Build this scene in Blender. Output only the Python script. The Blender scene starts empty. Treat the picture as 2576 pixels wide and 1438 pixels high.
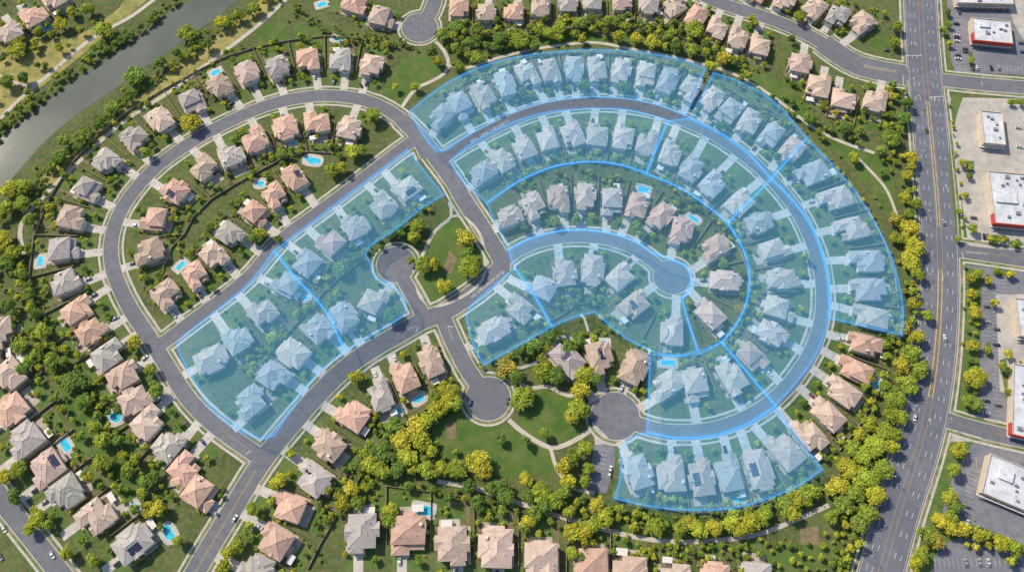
import bpy, math, random
import numpy as np
from mathutils import Vector, geometry
random.seed(7); rng=np.random.default_rng(7)
R=math.radians
scene=bpy.context.scene
col=scene.collection
# ---------------------------------------------------------------- camera (survey drone)
TH=R(22); TANH=0.625; DIST=542.0
cam_loc=Vector((0,-DIST*math.sin(TH),DIST*math.cos(TH)))
cd=bpy.data.cameras.new("camera"); cam=bpy.data.objects.new("camera",cd); col.objects.link(cam)
cam.location=cam_loc; cam.rotation_euler=(TH,0,0)
cd.sensor_fit='HORIZONTAL'; cd.angle=2*math.atan(TANH); cd.clip_start=1; cd.clip_end=8000
scene.camera=cam
def G(px,py,z=0.0):
    """survey coordinates of the aerial plan -> metres on the ground"""
    x=(px-1288)/1288*TANH; y=-(py-719)/1288*TANH
    d=Vector((x, math.cos(TH)*y+math.sin(TH), math.sin(TH)*y-math.cos(TH)))
    t=(z-cam_loc.z)/d.z
    return Vector((cam_loc.x+d.x*t, cam_loc.y+d.y*t))
# ---------------------------------------------------------------- materials
def new_mat(name):
    m=bpy.data.materials.new(name); m.use_nodes=True
    nt=m.node_tree; b=nt.nodes["Principled BSDF"]; return m,nt,b
def mixc(nt,fac,a,b,mode='MIX'):
    n=nt.nodes.new('ShaderNodeMix'); n.data_type='RGBA'; n.blend_type=mode
    if isinstance(fac,(int,float)): n.inputs[0].default_value=fac
    else: nt.links.new(fac,n.inputs[0])
    for s,v in ((6,a),(7,b)):
        if isinstance(v,tuple): n.inputs[s].default_value=(*v[:3],1)
        else: nt.links.new(v,n.inputs[s])
    return n.outputs[2]
def noise(nt,scale,detail=4,lo=0.4,hi=0.6,vec=None,rough=.6):
    n=nt.nodes.new('ShaderNodeTexNoise'); n.inputs['Scale'].default_value=scale; n.inputs['Detail'].default_value=detail
    n.inputs['Roughness'].default_value=rough
    if vec is None:
        tc=nt.nodes.new('ShaderNodeTexCoord'); vec=tc.outputs['Object']
    nt.links.new(vec,n.inputs['Vector'])
    r=nt.nodes.new('ShaderNodeMapRange'); r.inputs['From Min'].default_value=lo; r.inputs['From Max'].default_value=hi
    nt.links.new(n.outputs['Fac'],r.inputs['Value']); return r.outputs['Result']
def simple(name,c1,c2=None,s=0.3,rough=.85,c3=None,s2=2.0,metal=0,spec=.3):
    m,nt,b=new_mat(name)
    if c2 is None: b.inputs['Base Color'].default_value=(*c1,1)
    else:
        o=mixc(nt,noise(nt,s),c1,c2)
        if c3: o=mixc(nt,noise(nt,s2,5,.45,.7),o,c3)
        nt.links.new(o,b.inputs['Base Color'])
    b.inputs['Roughness'].default_value=rough; b.inputs['Metallic'].default_value=metal
    b.inputs['Specular IOR Level'].default_value=spec
    return m
def objcol(name,rough=.85,var=.35,s=.6,spec=.3,bands=False):
    m,nt,b=new_mat(name)
    oi=nt.nodes.new('ShaderNodeObjectInfo')
    tc=nt.nodes.new('ShaderNodeTexCoord')
    mp=nt.nodes.new('ShaderNodeVectorMath'); mp.operation='ADD'
    nt.links.new(tc.outputs['Object'],mp.inputs[0])
    rr=nt.nodes.new('ShaderNodeMath'); rr.operation='MULTIPLY'; rr.inputs[1].default_value=90
    nt.links.new(oi.outputs['Random'],rr.inputs[0]); nt.links.new(rr.outputs[0],mp.inputs[1])
    v=mp.outputs[0]
    o=mixc(nt,noise(nt,s,5,.3,.7,v),(1-var,)*3,(1+var*.35,)*3)
    o=mixc(nt,1.0,oi.outputs['Color'],o,'MULTIPLY')
    if bands:
        w=nt.nodes.new('ShaderNodeTexWave'); w.bands_direction='Z'; w.inputs['Scale'].default_value=1.1
        w.inputs['Distortion'].default_value=.4
        nt.links.new(tc.outputs['Object'],w.inputs['Vector'])
        o2=mixc(nt,w.outputs['Fac'],(.86,.86,.86),(1.06,1.06,1.06)); o=mixc(nt,1.0,o,o2,'MULTIPLY')
    nt.links.new(o,b.inputs['Base Color'])
    b.inputs['Roughness'].default_value=rough; b.inputs['Specular IOR Level'].default_value=spec
    return m
M={}
M['ground']=simple('ground_cover',(.095,.135,.035),(.065,.10,.027),.05,.95,(.17,.15,.08),.35)
M['lawn']=simple('lawn_grass',(.058,.125,.022),(.088,.15,.032),.04,.95,(.14,.16,.05),.12)
M['yard']=simple('yard_grass',(.065,.14,.025),(.105,.17,.038),.08,.95,(.16,.165,.075),.3)
M['dry']=simple('dry_grass',(.38,.32,.12),(.26,.24,.08),.03,.95,(.15,.18,.05),.15)
M['asphalt']=simple('asphalt',(.145,.15,.175),(.172,.178,.20),.03,.9,(.125,.13,.15),.25)
M['arterial']=simple('arterial_asphalt',(.135,.146,.18),(.165,.175,.208),.02,.9,(.112,.12,.148),.2)
M['lot']=simple('parking_asphalt',(.17,.18,.215),(.22,.225,.25),.03,.9,(.14,.145,.17),.2)
M['plaza']=simple('plaza_concrete',(.47,.44,.40),(.40,.38,.35),.05,.9,(.34,.32,.30),.2)
M['concrete']=simple('concrete',(.53,.50,.45),(.45,.42,.38),.15,.9,(.37,.34,.31),.6)
M['kerb']=simple('kerb_concrete',(.52,.50,.46),(.44,.42,.39),.2,.9)
M['verge']=simple('verge_grass',(.09,.15,.04),(.18,.18,.08),.06,.95,(.30,.27,.19),.12)
M['drive']=simple('driveway_concrete',(.58,.54,.49),(.48,.45,.41),.12,.9,(.38,.35,.32),.5)
M['patio']=simple('patio_paving',(.48,.42,.36),(.38,.33,.28),.2,.9)
M['mulch']=simple('garden_mulch',(.17,.125,.08),(.20,.17,.10),.4,.95)
M['dirt']=simple('bare_earth',(.24,.18,.11),(.16,.14,.08),.3,.95)
M['path']=simple('path_concrete',(.52,.48,.41),(.44,.40,.34),.15,.9)
M['white']=simple('road_paint_white',(.58,.58,.57),(.42,.42,.42),.5,.7)
M['yellow']=simple('road_paint_yellow',(.46,.33,.11),(.34,.26,.12),.5,.7)
M['roof']=objcol('roof_tile',.85,.26,.35,.25,True)
M['wall']=objcol('stucco_wall',.9,.1,.4)
M['cap']=objcol('ridge_cap',.85,.1,1)
M['paint']=objcol('car_paint',.3,.03,1,.6)
M['trim']=simple('white_trim',(.7,.68,.64),(.62,.6,.56),1,.6)
M['glass']=simple('window_glass',(.03,.04,.05),None,rough=.08,spec=.7)
M['tyre']=simple('tyre_rubber',(.02,.02,.02),None,rough=.8)
M['door']=simple('door_wood',(.12,.06,.035),(.08,.04,.02),2,.5)
M['solar']=simple('solar_panel',(.02,.028,.07),(.03,.04,.09),.5,.15,spec=.7)
M['fence']=simple('fence_wood',(.38,.31,.23),(.46,.39,.31),.3,.9)
M['flat']=simple('flat_roof_membrane',(.64,.66,.70),(.54,.56,.61),.08,.7,(.43,.45,.49),.25)
M['hvac']=simple('hvac_metal',(.34,.35,.37),(.22,.23,.25),.6,.5,metal=.3)
M['cwall']=simple('commercial_wall',(.55,.47,.38),(.48,.41,.33),.2,.9)
M['red']=simple('red_fascia',(.50,.06,.05),(.42,.05,.04),.3,.6)
M['bark']=simple('bark',(.10,.07,.045),(.06,.04,.03),3,.95)
M['steel']=simple('galvanised_steel',(.45,.45,.46),(.38,.38,.4),2,.4,metal=.5)
m,nt,b=new_mat('pool_water'); M['pool']=m
nt.links.new(mixc(nt,noise(nt,.5),(.02,.40,.60),(.06,.55,.72)),b.inputs['Base Color']); b.inputs['Roughness'].default_value=.08
m,nt,b=new_mat('river_water'); M['river']=m
nt.links.new(mixc(nt,noise(nt,.015,3),(.075,.095,.075),(.115,.13,.105)),b.inputs['Base Color']); b.inputs['Roughness'].default_value=.06
bp=nt.nodes.new('ShaderNodeBump'); bp.inputs['Strength'].default_value=.08; bp.inputs['Distance'].default_value=.08
nt.links.new(noise(nt,.3,4,.2,.8),bp.inputs['Height']); nt.links.new(bp.outputs[0],b.inputs['Normal'])
# foliage
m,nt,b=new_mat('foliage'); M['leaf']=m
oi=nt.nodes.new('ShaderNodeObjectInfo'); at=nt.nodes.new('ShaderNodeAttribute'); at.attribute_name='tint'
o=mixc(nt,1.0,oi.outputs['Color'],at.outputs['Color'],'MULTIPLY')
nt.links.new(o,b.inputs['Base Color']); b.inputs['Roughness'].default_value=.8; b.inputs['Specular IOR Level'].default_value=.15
tr=nt.nodes.new('ShaderNodeBsdfTranslucent'); nt.links.new(o,tr.inputs['Color'])
mx=nt.nodes.new('ShaderNodeMixShader'); mx.inputs[0].default_value=.3
nt.links.new(b.outputs[0],mx.inputs[1]); nt.links.new(tr.outputs[0],mx.inputs[2])
nt.links.new(mx.outputs[0],nt.nodes['Material Output'].inputs['Surface'])
# overlay film
def film(name,tint,em,st):
    m=bpy.data.materials.new(name); m.use_nodes=True; nt=m.node_tree; nt.nodes.remove(nt.nodes['Principled BSDF'])
    t=nt.nodes.new('ShaderNodeBsdfTransparent'); t.inputs[0].default_value=(*tint,1)
    e=nt.nodes.new('ShaderNodeEmission'); e.inputs[0].default_value=(*em,1); e.inputs[1].default_value=st
    a=nt.nodes.new('ShaderNodeAddShader'); nt.links.new(t.outputs[0],a.inputs[0]); nt.links.new(e.outputs[0],a.inputs[1])
    nt.links.new(a.outputs[0],nt.nodes['Material Output'].inputs['Surface']); return m,nt,t,e
M['film'],*_=film('blue_film',(.71,.80,.87),(.048,.152,.245),1.0)
M['film_pale'],*_=film('pale_blue_film',(.80,.86,.91),(.036,.095,.15),1.0)
m,nt,t,e=film('blue_line',(1,1,1),(.06,.32,.76),1.0); M['line']=m
at=nt.nodes.new('ShaderNodeAttribute'); at.attribute_name='glow'
nt.links.new(mixc(nt,at.outputs['Fac'],(1,1,1),(.5,.65,.8)),t.inputs[0])
nt.links.new(at.outputs['Fac'],e.inputs[1])
# ---------------------------------------------------------------- mesh helpers
def mesh(name,V,F,mats,mi=None,attr=None):
    me=bpy.data.meshes.new(name); me.from_pydata(V,[],F)
    for k in mats: me.materials.append(M[k])
    if mi is not None: me.polygons.foreach_set('material_index',mi)
    if attr:
        nm,vals=attr; a=me.color_attributes.new(nm,'FLOAT_COLOR','POINT')
        a.data.foreach_set('color',np.asarray(vals,dtype=np.float32).ravel())
    me.update(); return me
def obj(name,me,parent=None,loc=None,rot=0,scale=None):
    o=bpy.data.objects.new(name,me); col.objects.link(o)
    if parent is not None: o.parent=parent
    if loc is not None: o.location=loc
    if rot: o.rotation_euler=(0,0,rot)
    if scale is not None: o.scale=scale
    return o
def struct(name,me,label=None):
    o=obj(name,me); o["kind"]="structure"; o["label"]=label or name.replace('_',' ')+" of the housing estate"; o["category"]=name.replace('_',' '); return o
class MB:
    def __init__(s): s.V=[];s.F=[];s.I=[]
    def box(s,x0,y0,z0,x1,y1,z1,mi=0):
        n=len(s.V); s.V+=[(x0,y0,z0),(x1,y0,z0),(x1,y1,z0),(x0,y1,z0),(x0,y0,z1),(x1,y0,z1),(x1,y1,z1),(x0,y1,z1)]
        for f in ((0,3,2,1),(4,5,6,7),(0,1,5,4),(1,2,6,5),(2,3,7,6),(3,0,4,7)): s.F.append(tuple(n+i for i in f)); s.I.append(mi)
    def poly(s,pts,mi=0):
        n=len(s.V); s.V+=[tuple(p) for p in pts]; s.F.append(tuple(range(n,n+len(pts)))); s.I.append(mi)
    def cyl(s,x,y,z0,z1,r0,r1,n=8,mi=0):
        b=len(s.V)
        for i in range(n):
            a=2*math.pi*i/n; s.V.append((x+r0*math.cos(a),y+r0*math.sin(a),z0))
        for i in range(n):
            a=2*math.pi*i/n; s.V.append((x+r1*math.cos(a),y+r1*math.sin(a),z1))
        for i in range(n):
            j=(i+1)%n; s.F.append((b+i,b+j,b+n+j,b+n+i)); s.I.append(mi)
        s.F.append(tuple(b+n+i for i in range(n))); s.I.append(mi)
    def tube(s,p,q,r0,r1,n=6,mi=0):
        p=Vector(p);q=Vector(q);d=(q-p).normalized(); u=d.orthogonal().normalized(); w=d.cross(u); b=len(s.V)
        for c,r in ((p,r0),(q,r1)):
            for i in range(n):
                a=2*math.pi*i/n; s.V.append(tuple(c+u*(r*math.cos(a))+w*(r*math.sin(a))))
        for i in range(n):
            j=(i+1)%n; s.F.append((b+i,b+j,b+n+j,b+n+i)); s.I.append(mi)
        s.F.append(tuple(b+n+i for i in range(n))); s.I.append(mi)
    def done(s,name,mats): return mesh(name,s.V,s.F,mats,s.I)
def catmull(P,step=6.0):
    out=[]; n=len(P)
    for i in range(n-1):
        p0=P[max(i-1,0)];p1=P[i];p2=P[i+1];p3=P[min(i+2,n-1)]
        k=max(1,int((p2-p1).length/step))
        for j in range(k):
            t=j/k; out.append(.5*((2*p1)+(p2-p0)*t+(2*p0-5*p1+4*p2-p3)*t*t+(3*p1-p0-3*p2+p3)*t**3))
    out.append(P[-1]); return out
def normals(P):
    N=[]
    for i in range(len(P)):
        d=P[min(i+1,len(P)-1)]-P[max(i-1,0)]; d.normalize(); N.append(Vector((-d.y,d.x)))
    return N
def gp(L,z=0): return [G(x,y,z) for x,y in L]
# ---------------------------------------------------------------- ground
mb=MB(); mb.poly([(-2500,-2500,0),(2500,-2500,0),(2500,2500,0),(-2500,2500,0)]); struct('ground',mb.done('ground',['ground']),'green and brown planted ground between the lots')
# ---------------------------------------------------------------- roads
roads=[ # pts, half width m, class
 ([(1075,395),(1050,345),(1003,295),(945,262),(885,246),(820,241),(760,246),(700,258),(640,278),(580,305),(520,335),(460,372),(400,415),(350,465),(310,520),(288,570),(279,620),(283,670),(300,720),(330,780),(370,840),(408,900),(445,960),(480,1010),(530,1060),(590,1105),(655,1150)],4.9,0),
 ([(1045,352),(1000,383),(900,460),(800,535),(722,592),(682,632),(642,680),(600,720),(540,766),(480,810),(425,852),(395,872)],4.6,0),
 ([(470,1475),(530,1372),(580,1290),(630,1205),(682,1130),(740,1060),(800,992),(860,933),(930,882),(1000,842),(1060,808),(1110,788),(1165,755),(1220,715),(1262,672)],6.0,0),
 ([(1010,300),(1060,350),(1100,402),(1140,455),(1165,500),(1198,550),(1232,604),(1262,655),(1262,680)],5.8,0),
 ([(1105,405),(1125,390),(1165,365),(1230,331),(1300,298),(1370,275),(1440,263),(1510,259),(1580,264),(1650,278),(1720,304),(1790,336),(1850,374),(1910,422),(1962,475),(2007,535),(2040,602),(2062,670),(2071,740),(2066,810),(2043,880),(2003,945),(1950,1003),(1890,1045),(1830,1070),(1770,1084),(1700,1087),(1640,1078),(1548,1046)],4.7,0),
 ([(1262,660),(1300,632),(1350,610),(1410,597),(1470,595),(1535,603),(1595,625),(1645,660),(1690,697)],4.4,0),
 ([(1108,785),(1128,830),(1150,880),(1180,935),(1228,1002)],5.2,0),
 ([(997,665),(1020,712),(1042,750),(1068,800)],4.6,0),
 ([(2310,-60),(2315,0),(2320,100),(2328,200),(2338,300),(2348,400),(2357,500),(2363,600),(2365,700),(2362,800),(2354,900),(2340,1000),(2318,1100),(2287,1200),(2255,1300),(2222,1420),(2190,1520)],12.6,1),
 ([(1700,-60),(1760,-15),(1830,15),(1900,36),(1980,65),(2050,98),(2100,130),(2150,157),(2210,175),(2325,195),(2400,205),(2480,213),(2640,226)],5.6,0),
 ([(1105,-60),(1092,10),(1075,45),(1056,72)],5.6,0),
 ([(2365,622),(2430,630),(2500,640),(2640,660)],6.0,0),
 ([(-140,1060),(-70,1160),(0,1250),(60,1325),(120,1400),(180,1480)],5.6,0),
 ([(2340,1040),(2400,1062),(2480,1085),(2640,1120)],5.0,0),
 ([(2070,108),(2110,138),(2160,165),(2230,182),(2280,190)],9.0,0),
]
bulbs=[(1548,1046,15),(1690,697,12.2),(1228,1002,14),(997,665,13),(1056,70,13.5)]
cls_off=[(3,0.0),(2,.55),(1,2.3),(0,3.7)]  # class 3 asphalt,2 kerb,1 verge,0 pavement
samples=[]; CV=[];CF=[];CC=[]; RP=[]
for L,hw,c in roads:
    P=catmull(gp(L),7.0); N=normals(P); RP.append((P,N,hw,c))
    for p in P: samples.append((p.x,p.y,hw,c))
    for cl,off in cls_off:
        w=hw+off; b=len(CV)
        for p,n in zip(P,N): CV.append(p+n*w); CV.append(p-n*w)
        for i in range(len(P)-1):
            CF.append([b+2*i+1,b+2*i+3,b+2*i+2,b+2*i]); CC.append(cl)
for x,y,r in bulbs:
    c=G(x,y); samples.append((c.x,c.y,r,0))
    for cl,off in cls_off:
        b=len(CV)
        for i in range(36): a=i*math.tau/36+.013; CV.append(c+Vector((math.cos(a),math.sin(a)))*(r+off))
        CF.append(list(range(b,b+36))); CC.append(cl)
SA=np.array(samples)
res=geometry.delaunay_2d_cdt(CV,[],CF,1,1e-4,True)
OV,OE,OF,_,_,OI=res
tricls=[max((CC[k] for k in ids),default=-1) for ids in OI]
Z={3:.05,2:.16,1:.14,0:.15}
parts={0:MB(),1:MB(),2:MB(),3:MB()}
maps={k:{} for k in parts}
def vid(k,i,z):
    key=(i,z); mp=maps[k]
    if key not in mp: mp[key]=len(parts[k].V); parts[k].V.append((OV[i].x,OV[i].y,z))
    return mp[key]
edges={}
for f,c in zip(OF,tricls):
    if c<0: continue
    a=OV[f[0]];b_=OV[f[1]];c_=OV[f[2]]
    if abs((b_-a).cross(c_-a))<1e-5: continue
    parts[c].F.append(tuple(vid(c,i,Z[c]) for i in f)); parts[c].I.append(0)
    for i in range(len(f)):
        e=(f[i],f[(i+1)%len(f)]); edges.setdefault((min(e),max(e)),[]).append((c,e))
for k,l in edges.items():
    cl=[c for c,_ in l]
    hi=[(c,e) for c,e in l if c!=3]
    if hi and (3 in cl or len(l)==1):
        c,e=hi[0]; a,b_=e
        parts[2].F.append((vid(2,a,0.0),vid(2,b_,0.0),vid(2,b_,Z[c]-.001),vid(2,a,Z[c]-.001))); parts[2].I.append(0)
struct('pavement',parts[0].done('pavement',['concrete']),'pale concrete pavements beside the streets')
struct('verge',parts[1].done('verge',['verge']),'narrow grass verges beside the kerbs')
struct('kerb',parts[2].done('kerb',['kerb']),'light concrete kerbs edging the roads')
struct('road',parts[3].done('road',['asphalt']),'grey asphalt streets winding between houses')
# strips
def strip(mb,P,N,o0,o1,z,i0=0,i1=None,mi=0):
    i1=len(P)-1 if i1 is None else i1
    for i in range(i0,i1):
        a=P[i]+N[i]*o0;b=P[i]+N[i]*o1;c=P[i+1]+N[i+1]*o1;d=P[i+1]+N[i+1]*o0
        mb.poly([(a.x,a.y,z),(b.x,b.y,z),(c.x,c.y,z),(d.x,d.y,z)][::(1 if o0>o1 else -1)],mi)
mk=MB()
Pf=catmull(gp(roads[8][0]),3.0); Nf=normals(Pf)
for off in (11.6,-11.6): strip(mk,Pf,Nf,off-.12,off+.12,.062,mi=0)
for off in (1.6,-1.6): strip(mk,Pf,Nf,off-.12,off+.12,.062,mi=1)
for off in (5.0,8.3,-5.0,-8.3):
    for i in range(0,len(Pf)-1,4): strip(mk,Pf,Nf,off-.17,off+.17,.064,i,i+1,0)
def marks(ridx,off,wd,a,b,mi,dash=0):
    Pq=catmull(gp(roads[ridx][0]),2.5); Nq=normals(Pq); n=len(Pq); i0,i1=int(a*n),int(b*n)-1
    if dash:
        for i in range(i0,i1,dash): strip(mk,Pq,Nq,off-wd/2,off+wd/2,.062,i,min(i+1,i1),mi)
    else: strip(mk,Pq,Nq,off-wd/2,off+wd/2,.062,i0,i1,mi)
marks(2,0.25,.2,.02,.27,1); marks(2,-.25,.2,.02,.27,1)
marks(0,0.2,.2,.93,.985,1); marks(9,0.2,.16,.66,.72,1); marks(11,.2,.16,.2,.95,1); marks(13,0,.14,.2,.95,1)
def bar(p,q,w,mi=0,z=.066):
    a=G(*p);b=G(*q);d=(b-a).normalized();n=Vector((-d.y,d.x))*w/2
    mk.poly([(a.x-n.x,a.y-n.y,z),(b.x-n.x,b.y-n.y,z),(b.x+n.x,b.y+n.y,z),(a.x+n.x,a.y+n.y,z)],mi)
for p,q in [((632,1132),(618,1142)),((1052,822),(1046,836)),((1140,822),(1126,820)),((2272,222),(2272,190)),((2335,245),(2372,243)),((2268,140),(2320,140)),((2420,634),(2424,650))]: bar(p,q,.45)
for p,q in [((1046,820),(1000,838)),((1127,822),(1140,856))]: bar(p,q,.22)
for (x,y) in [(2343,250),(2352,248),(2300,200),(2470,212),(2336,280),(2372,700),(2380,470),(2340,1060)]:
    c=G(x,y); mk.poly([(c.x-.15,c.y-2,.07),(c.x+.15,c.y-2,.07),(c.x+.15,c.y+.6,.07),(c.x-.15,c.y+.6,.07)]); mk.poly([(c.x-.7,c.y+.62,.07),(c.x+.7,c.y+.62,.07),(c.x,c.y+2.2,.07)])
# stalls
lotmk=MB()
def stalls(p,q,ln,step=2.7,z=.1):
    a=G(*p);b=G(*q);L=(b-a).length;d=(b-a)/L;n=Vector((-d.y,d.x))
    for k in range(int(L/step)+1):
        c=a+d*k*step; e=c+n*ln; w=d*.09
        lotmk.poly([(c.x-w.x,c.y-w.y,z),(c.x+w.x,c.y+w.y,z),(e.x+w.x,e.y+w.y,z),(e.x-w.x,e.y-w.y,z)])
ST=[((2396,50),(2402,175),5),((2440,165),(2570,165),-5),((2400,38),(2432,38),5),((2472,690),(2472,900),5),((2495,880),(2495,690),-5),((2545,850),(2530,700),5),((2440,1180),(2415,1300),5),((2400,1310),(2576,1400),5),((2330,1425),(2576,1425),5),((2500,880),(2500,1060),5),((2470,980),(2470,1060),5),((2455,1150),(2400,1145),5),((2552,55),(2566,140),4.5),((2430,1340),(2576,1418),5),
 ((2432,440),(2440,560),4.8),((2420,262),(2450,262),4.8),((2550,270),(2556,380),4.8),((2440,600),(2560,612),4.8),((2418,120),(2424,180),5),((1512,1130),(1488,1225),4.6)]
for p,q,l in ST: stalls(p,q,l)
struct('road_marking',mk.done('road_marking',['white','yellow']),'white and yellow painted lane markings on asphalt')
struct('parking_marking',lotmk.done('parking_marking',['white']),'white parking stall lines on asphalt')
mb=MB(); strip(mb,Pf,Nf,-12.4,12.4,.054); struct('arterial_road',mb.done('arterial_road',['arterial']),'wide multi-lane arterial road with bluish asphalt')
mb=MB()
def med(PP,NN,a,b,w):
    strip(mb,PP,NN,-w,w,.19,a,b,0); strip(mb,PP,NN,-w+.35,w-.35,.2,a,b,1)
    for i in range(a,b):
        for s in (-1,1):
            p=PP[i]+NN[i]*w*s; q=PP[i+1]+NN[i+1]*w*s; mb.poly([(p.x,p.y,.05),(q.x,q.y,.05),(q.x,q.y,.189),(p.x,p.y,.189)])
def med_y(i0y,i1y,w):
    ys=[G(2350,i0y).y,G(2350,i1y).y]
    ii=[i for i,p in enumerate(Pf) if ys[1]<=p.y<=ys[0]]
    med(Pf,Nf,ii[0],ii[-1],w)
med_y(250,570,1.0); med_y(668,1000,1.35)
P9=catmull(gp([(2172,166),(2210,174),(2255,181)]),3); med(P9,normals(P9),0,len(P9)-1,1.0)
struct('median_island',mb.done('median_island',['kerb','dirt']),'raised kerbed median island between arterial lanes')
# ---------------------------------------------------------------- area polygons
def smooth_closed(P,step=4.0,sharp=33):
    n=len(P); S=[]
    for i in range(n):
        a=(P[i]-P[i-1]).normalized(); b=(P[(i+1)%n]-P[i]).normalized()
        S.append(abs(a.angle(b,0))>R(sharp))
    if not any(S): S[0]=True
    st=S.index(True); out=[]; cur=[P[st]]
    for k in range(1,n+1):
        j=(st+k)%n; cur.append(P[j])
        if S[j]:
            out+=catmull(cur,step)[:-1]; cur=[P[j]]
    return out
def area(name,polys,z,matk,label):
    mb=MB()
    for i,L in enumerate(polys):
        P=smooth_closed(gp(L),8,50); mb.poly([(p.x,p.y,z+.004*i) for p in P][::-1])
    me=mb.done(name,[matk]); return struct(name,me,label)
area('parking_lot',[[(2382,-20),(2640,-20),(2640,192),(2405,182),(2388,150)],[(2425,665),(2640,690),(2640,1108),(2480,1075),(2405,1045),(2440,930),(2432,800)],[(2395,1115),(2490,1110),(2640,1150),(2640,1500),(2300,1500),(2320,1430),(2390,1220)],[(1495,1118),(1545,1112),(1548,1160),(1525,1240),(1478,1236)]],.045,'lot','grey asphalt parking lots beside shops')
area('plaza',[[(2385,245),(2640,250),(2640,635),(2440,618),(2405,590),(2392,420)],[(2505,740),(2640,740),(2640,1000),(2515,985)],[(2400,1080),(2470,1100),(2420,1130),(2385,1120)],[(2540,0),(2576,0),(2640,190),(2550,60)],[(1490,1060),(1530,1100),(1540,1115),(1497,1118)]],.066,'plaza','pale concrete plaza around shops')
area('planting_bed',[[(2378,20),(2388,20),(2392,180),(2384,180)],[(2392,240),(2425,240),(2400,320),(2410,440),(2435,610),(2405,590),(2388,400)],[(2428,672),(2470,680),(2462,1040),(2408,1040),(2425,900)],[(2390,1110),(2450,1110),(2400,1190),(2360,1300),(2300,1438),(2280,1438),(2350,1240)],[(2290,1500),(2330,1330),(2420,1310),(2576,1370),(2576,1395),(2420,1350),(2350,1400),(2340,1500)],
 [(2490,590),(2525,592),(2528,610),(2492,608)],[(2500,672),(2550,682),(2546,698),(2498,690)],[(2515,905),(2530,900),(2545,1000),(2530,1005)],[(2430,405),(2450,405),(2450,432),(2432,432)],[(2530,612),(2560,600),(2576,615),(2560,625)],[(2436,130),(2446,128),(2450,180),(2440,180)],[(2535,250),(2576,250),(2576,262),(2535,262)],[(2480,690),(2490,690),(2492,720),(2482,720)],[(2480,860),(2492,860),(2492,900),(2480,900)]],.12,'yard','green planted beds edging the parking lots')
river=catmull(gp([(-60,470),(-10,425),(40,372),(110,310),(180,248),(250,200),(320,157),(390,112),(450,62),(520,15),(590,-30),(700,-90)]),8); RN=normals(river)
RVA=np.array([(p.x,p.y) for p in river])
mb=MB(); w=[(13.8+1.4*math.sin(i*.7),13.2+1.6*math.sin(i*.45)) for i in range(len(river))]
for i in range(len(river)-1):
    a=river[i]-RN[i]*w[i][0];b=river[i]+RN[i]*w[i][1];c=river[i+1]+RN[i+1]*w[i+1][1];d=river[i+1]-RN[i+1]*w[i+1][0]
    mb.poly([(a.x,a.y,.07),(d.x,d.y,.07),(c.x,c.y,.07),(b.x,b.y,.07)])
struct('river_water',mb.done('river_water',['river']),'calm grey-green river between wooded banks')
area('river_bank_grass',[[(690,-30),(720,0),(560,130),(440,215),(300,320),(180,430),(120,480),(100,450),(200,370),(330,260),(450,160),(560,80)],[(-60,60),(60,95),(180,95),(300,20),(330,-40),(420,-40),(300,60),(180,160),(60,250),(-60,330)]],.025,'dry','dry golden grass on the river banks')
area('lawn',[[(1015,150),(1060,138),(1115,150),(1120,180),(1060,215),(1010,262),(960,235),(985,190)],
 [(1130,515),(1160,545),(1200,590),(1215,650),(1212,705),(1165,740),(1095,768),(1055,735),(1045,690),(1065,640),(1090,585)],
 [(1085,1020),(1160,1010),(1200,1055),(1270,1065),(1330,1100),(1385,1125),(1390,1190),(1300,1200),(1180,1180),(1090,1120)],
 [(1290,980),(1380,975),(1470,1000),(1480,1070),(1430,1110),(1380,1115),(1310,1070)],
 [(2060,340),(2150,370),(2240,400),(2255,520),(2240,560),(2190,470),(2120,400)],
 [(1200,55),(1400,85),(1580,70),(1620,110),(1480,105),(1300,125),(1180,110)],
 [(1800,170),(1890,170),(2010,240),(2060,320),(2010,300),(1930,240)],
 [(640,75),(720,45),(730,125),(660,140)],[(740,60),(810,70),(815,125),(745,130)],
 [(900,1180),(985,1190),(1000,1290),(880,1290)],[(1000,1220),(1120,1230),(1130,1300),(1000,1300)],
 [(1520,1290),(1950,1320),(1900,1340),(1750,1355),(1600,1345)],
 [(2020,1370),(2130,1370),(2130,1425),(2020,1425)],[(1860,1385),(2010,1375),(2010,1438),(1860,1438)],
 [(100,880),(160,850),(260,1000),(330,1130),(380,1230),(340,1290),(220,1130)],
 [(2180,90),(2255,90),(2230,140),(2200,130)],[(2150,270),(2240,290),(2230,330),(2150,320)]],.03,'lawn','mown green park lawn')
area('bare_patch',[[(1130,630),(1150,650),(1135,690),(1115,680)],[(1120,1065),(1145,1060),(1150,1100),(1125,1105)],[(1480,70),(1530,60),(1560,95),(1500,90)],[(2010,1330),(2060,1320),(2060,1370),(2015,1370)]],.12,'dirt','worn bare earth patch in the grass')
pth=MB()
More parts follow.
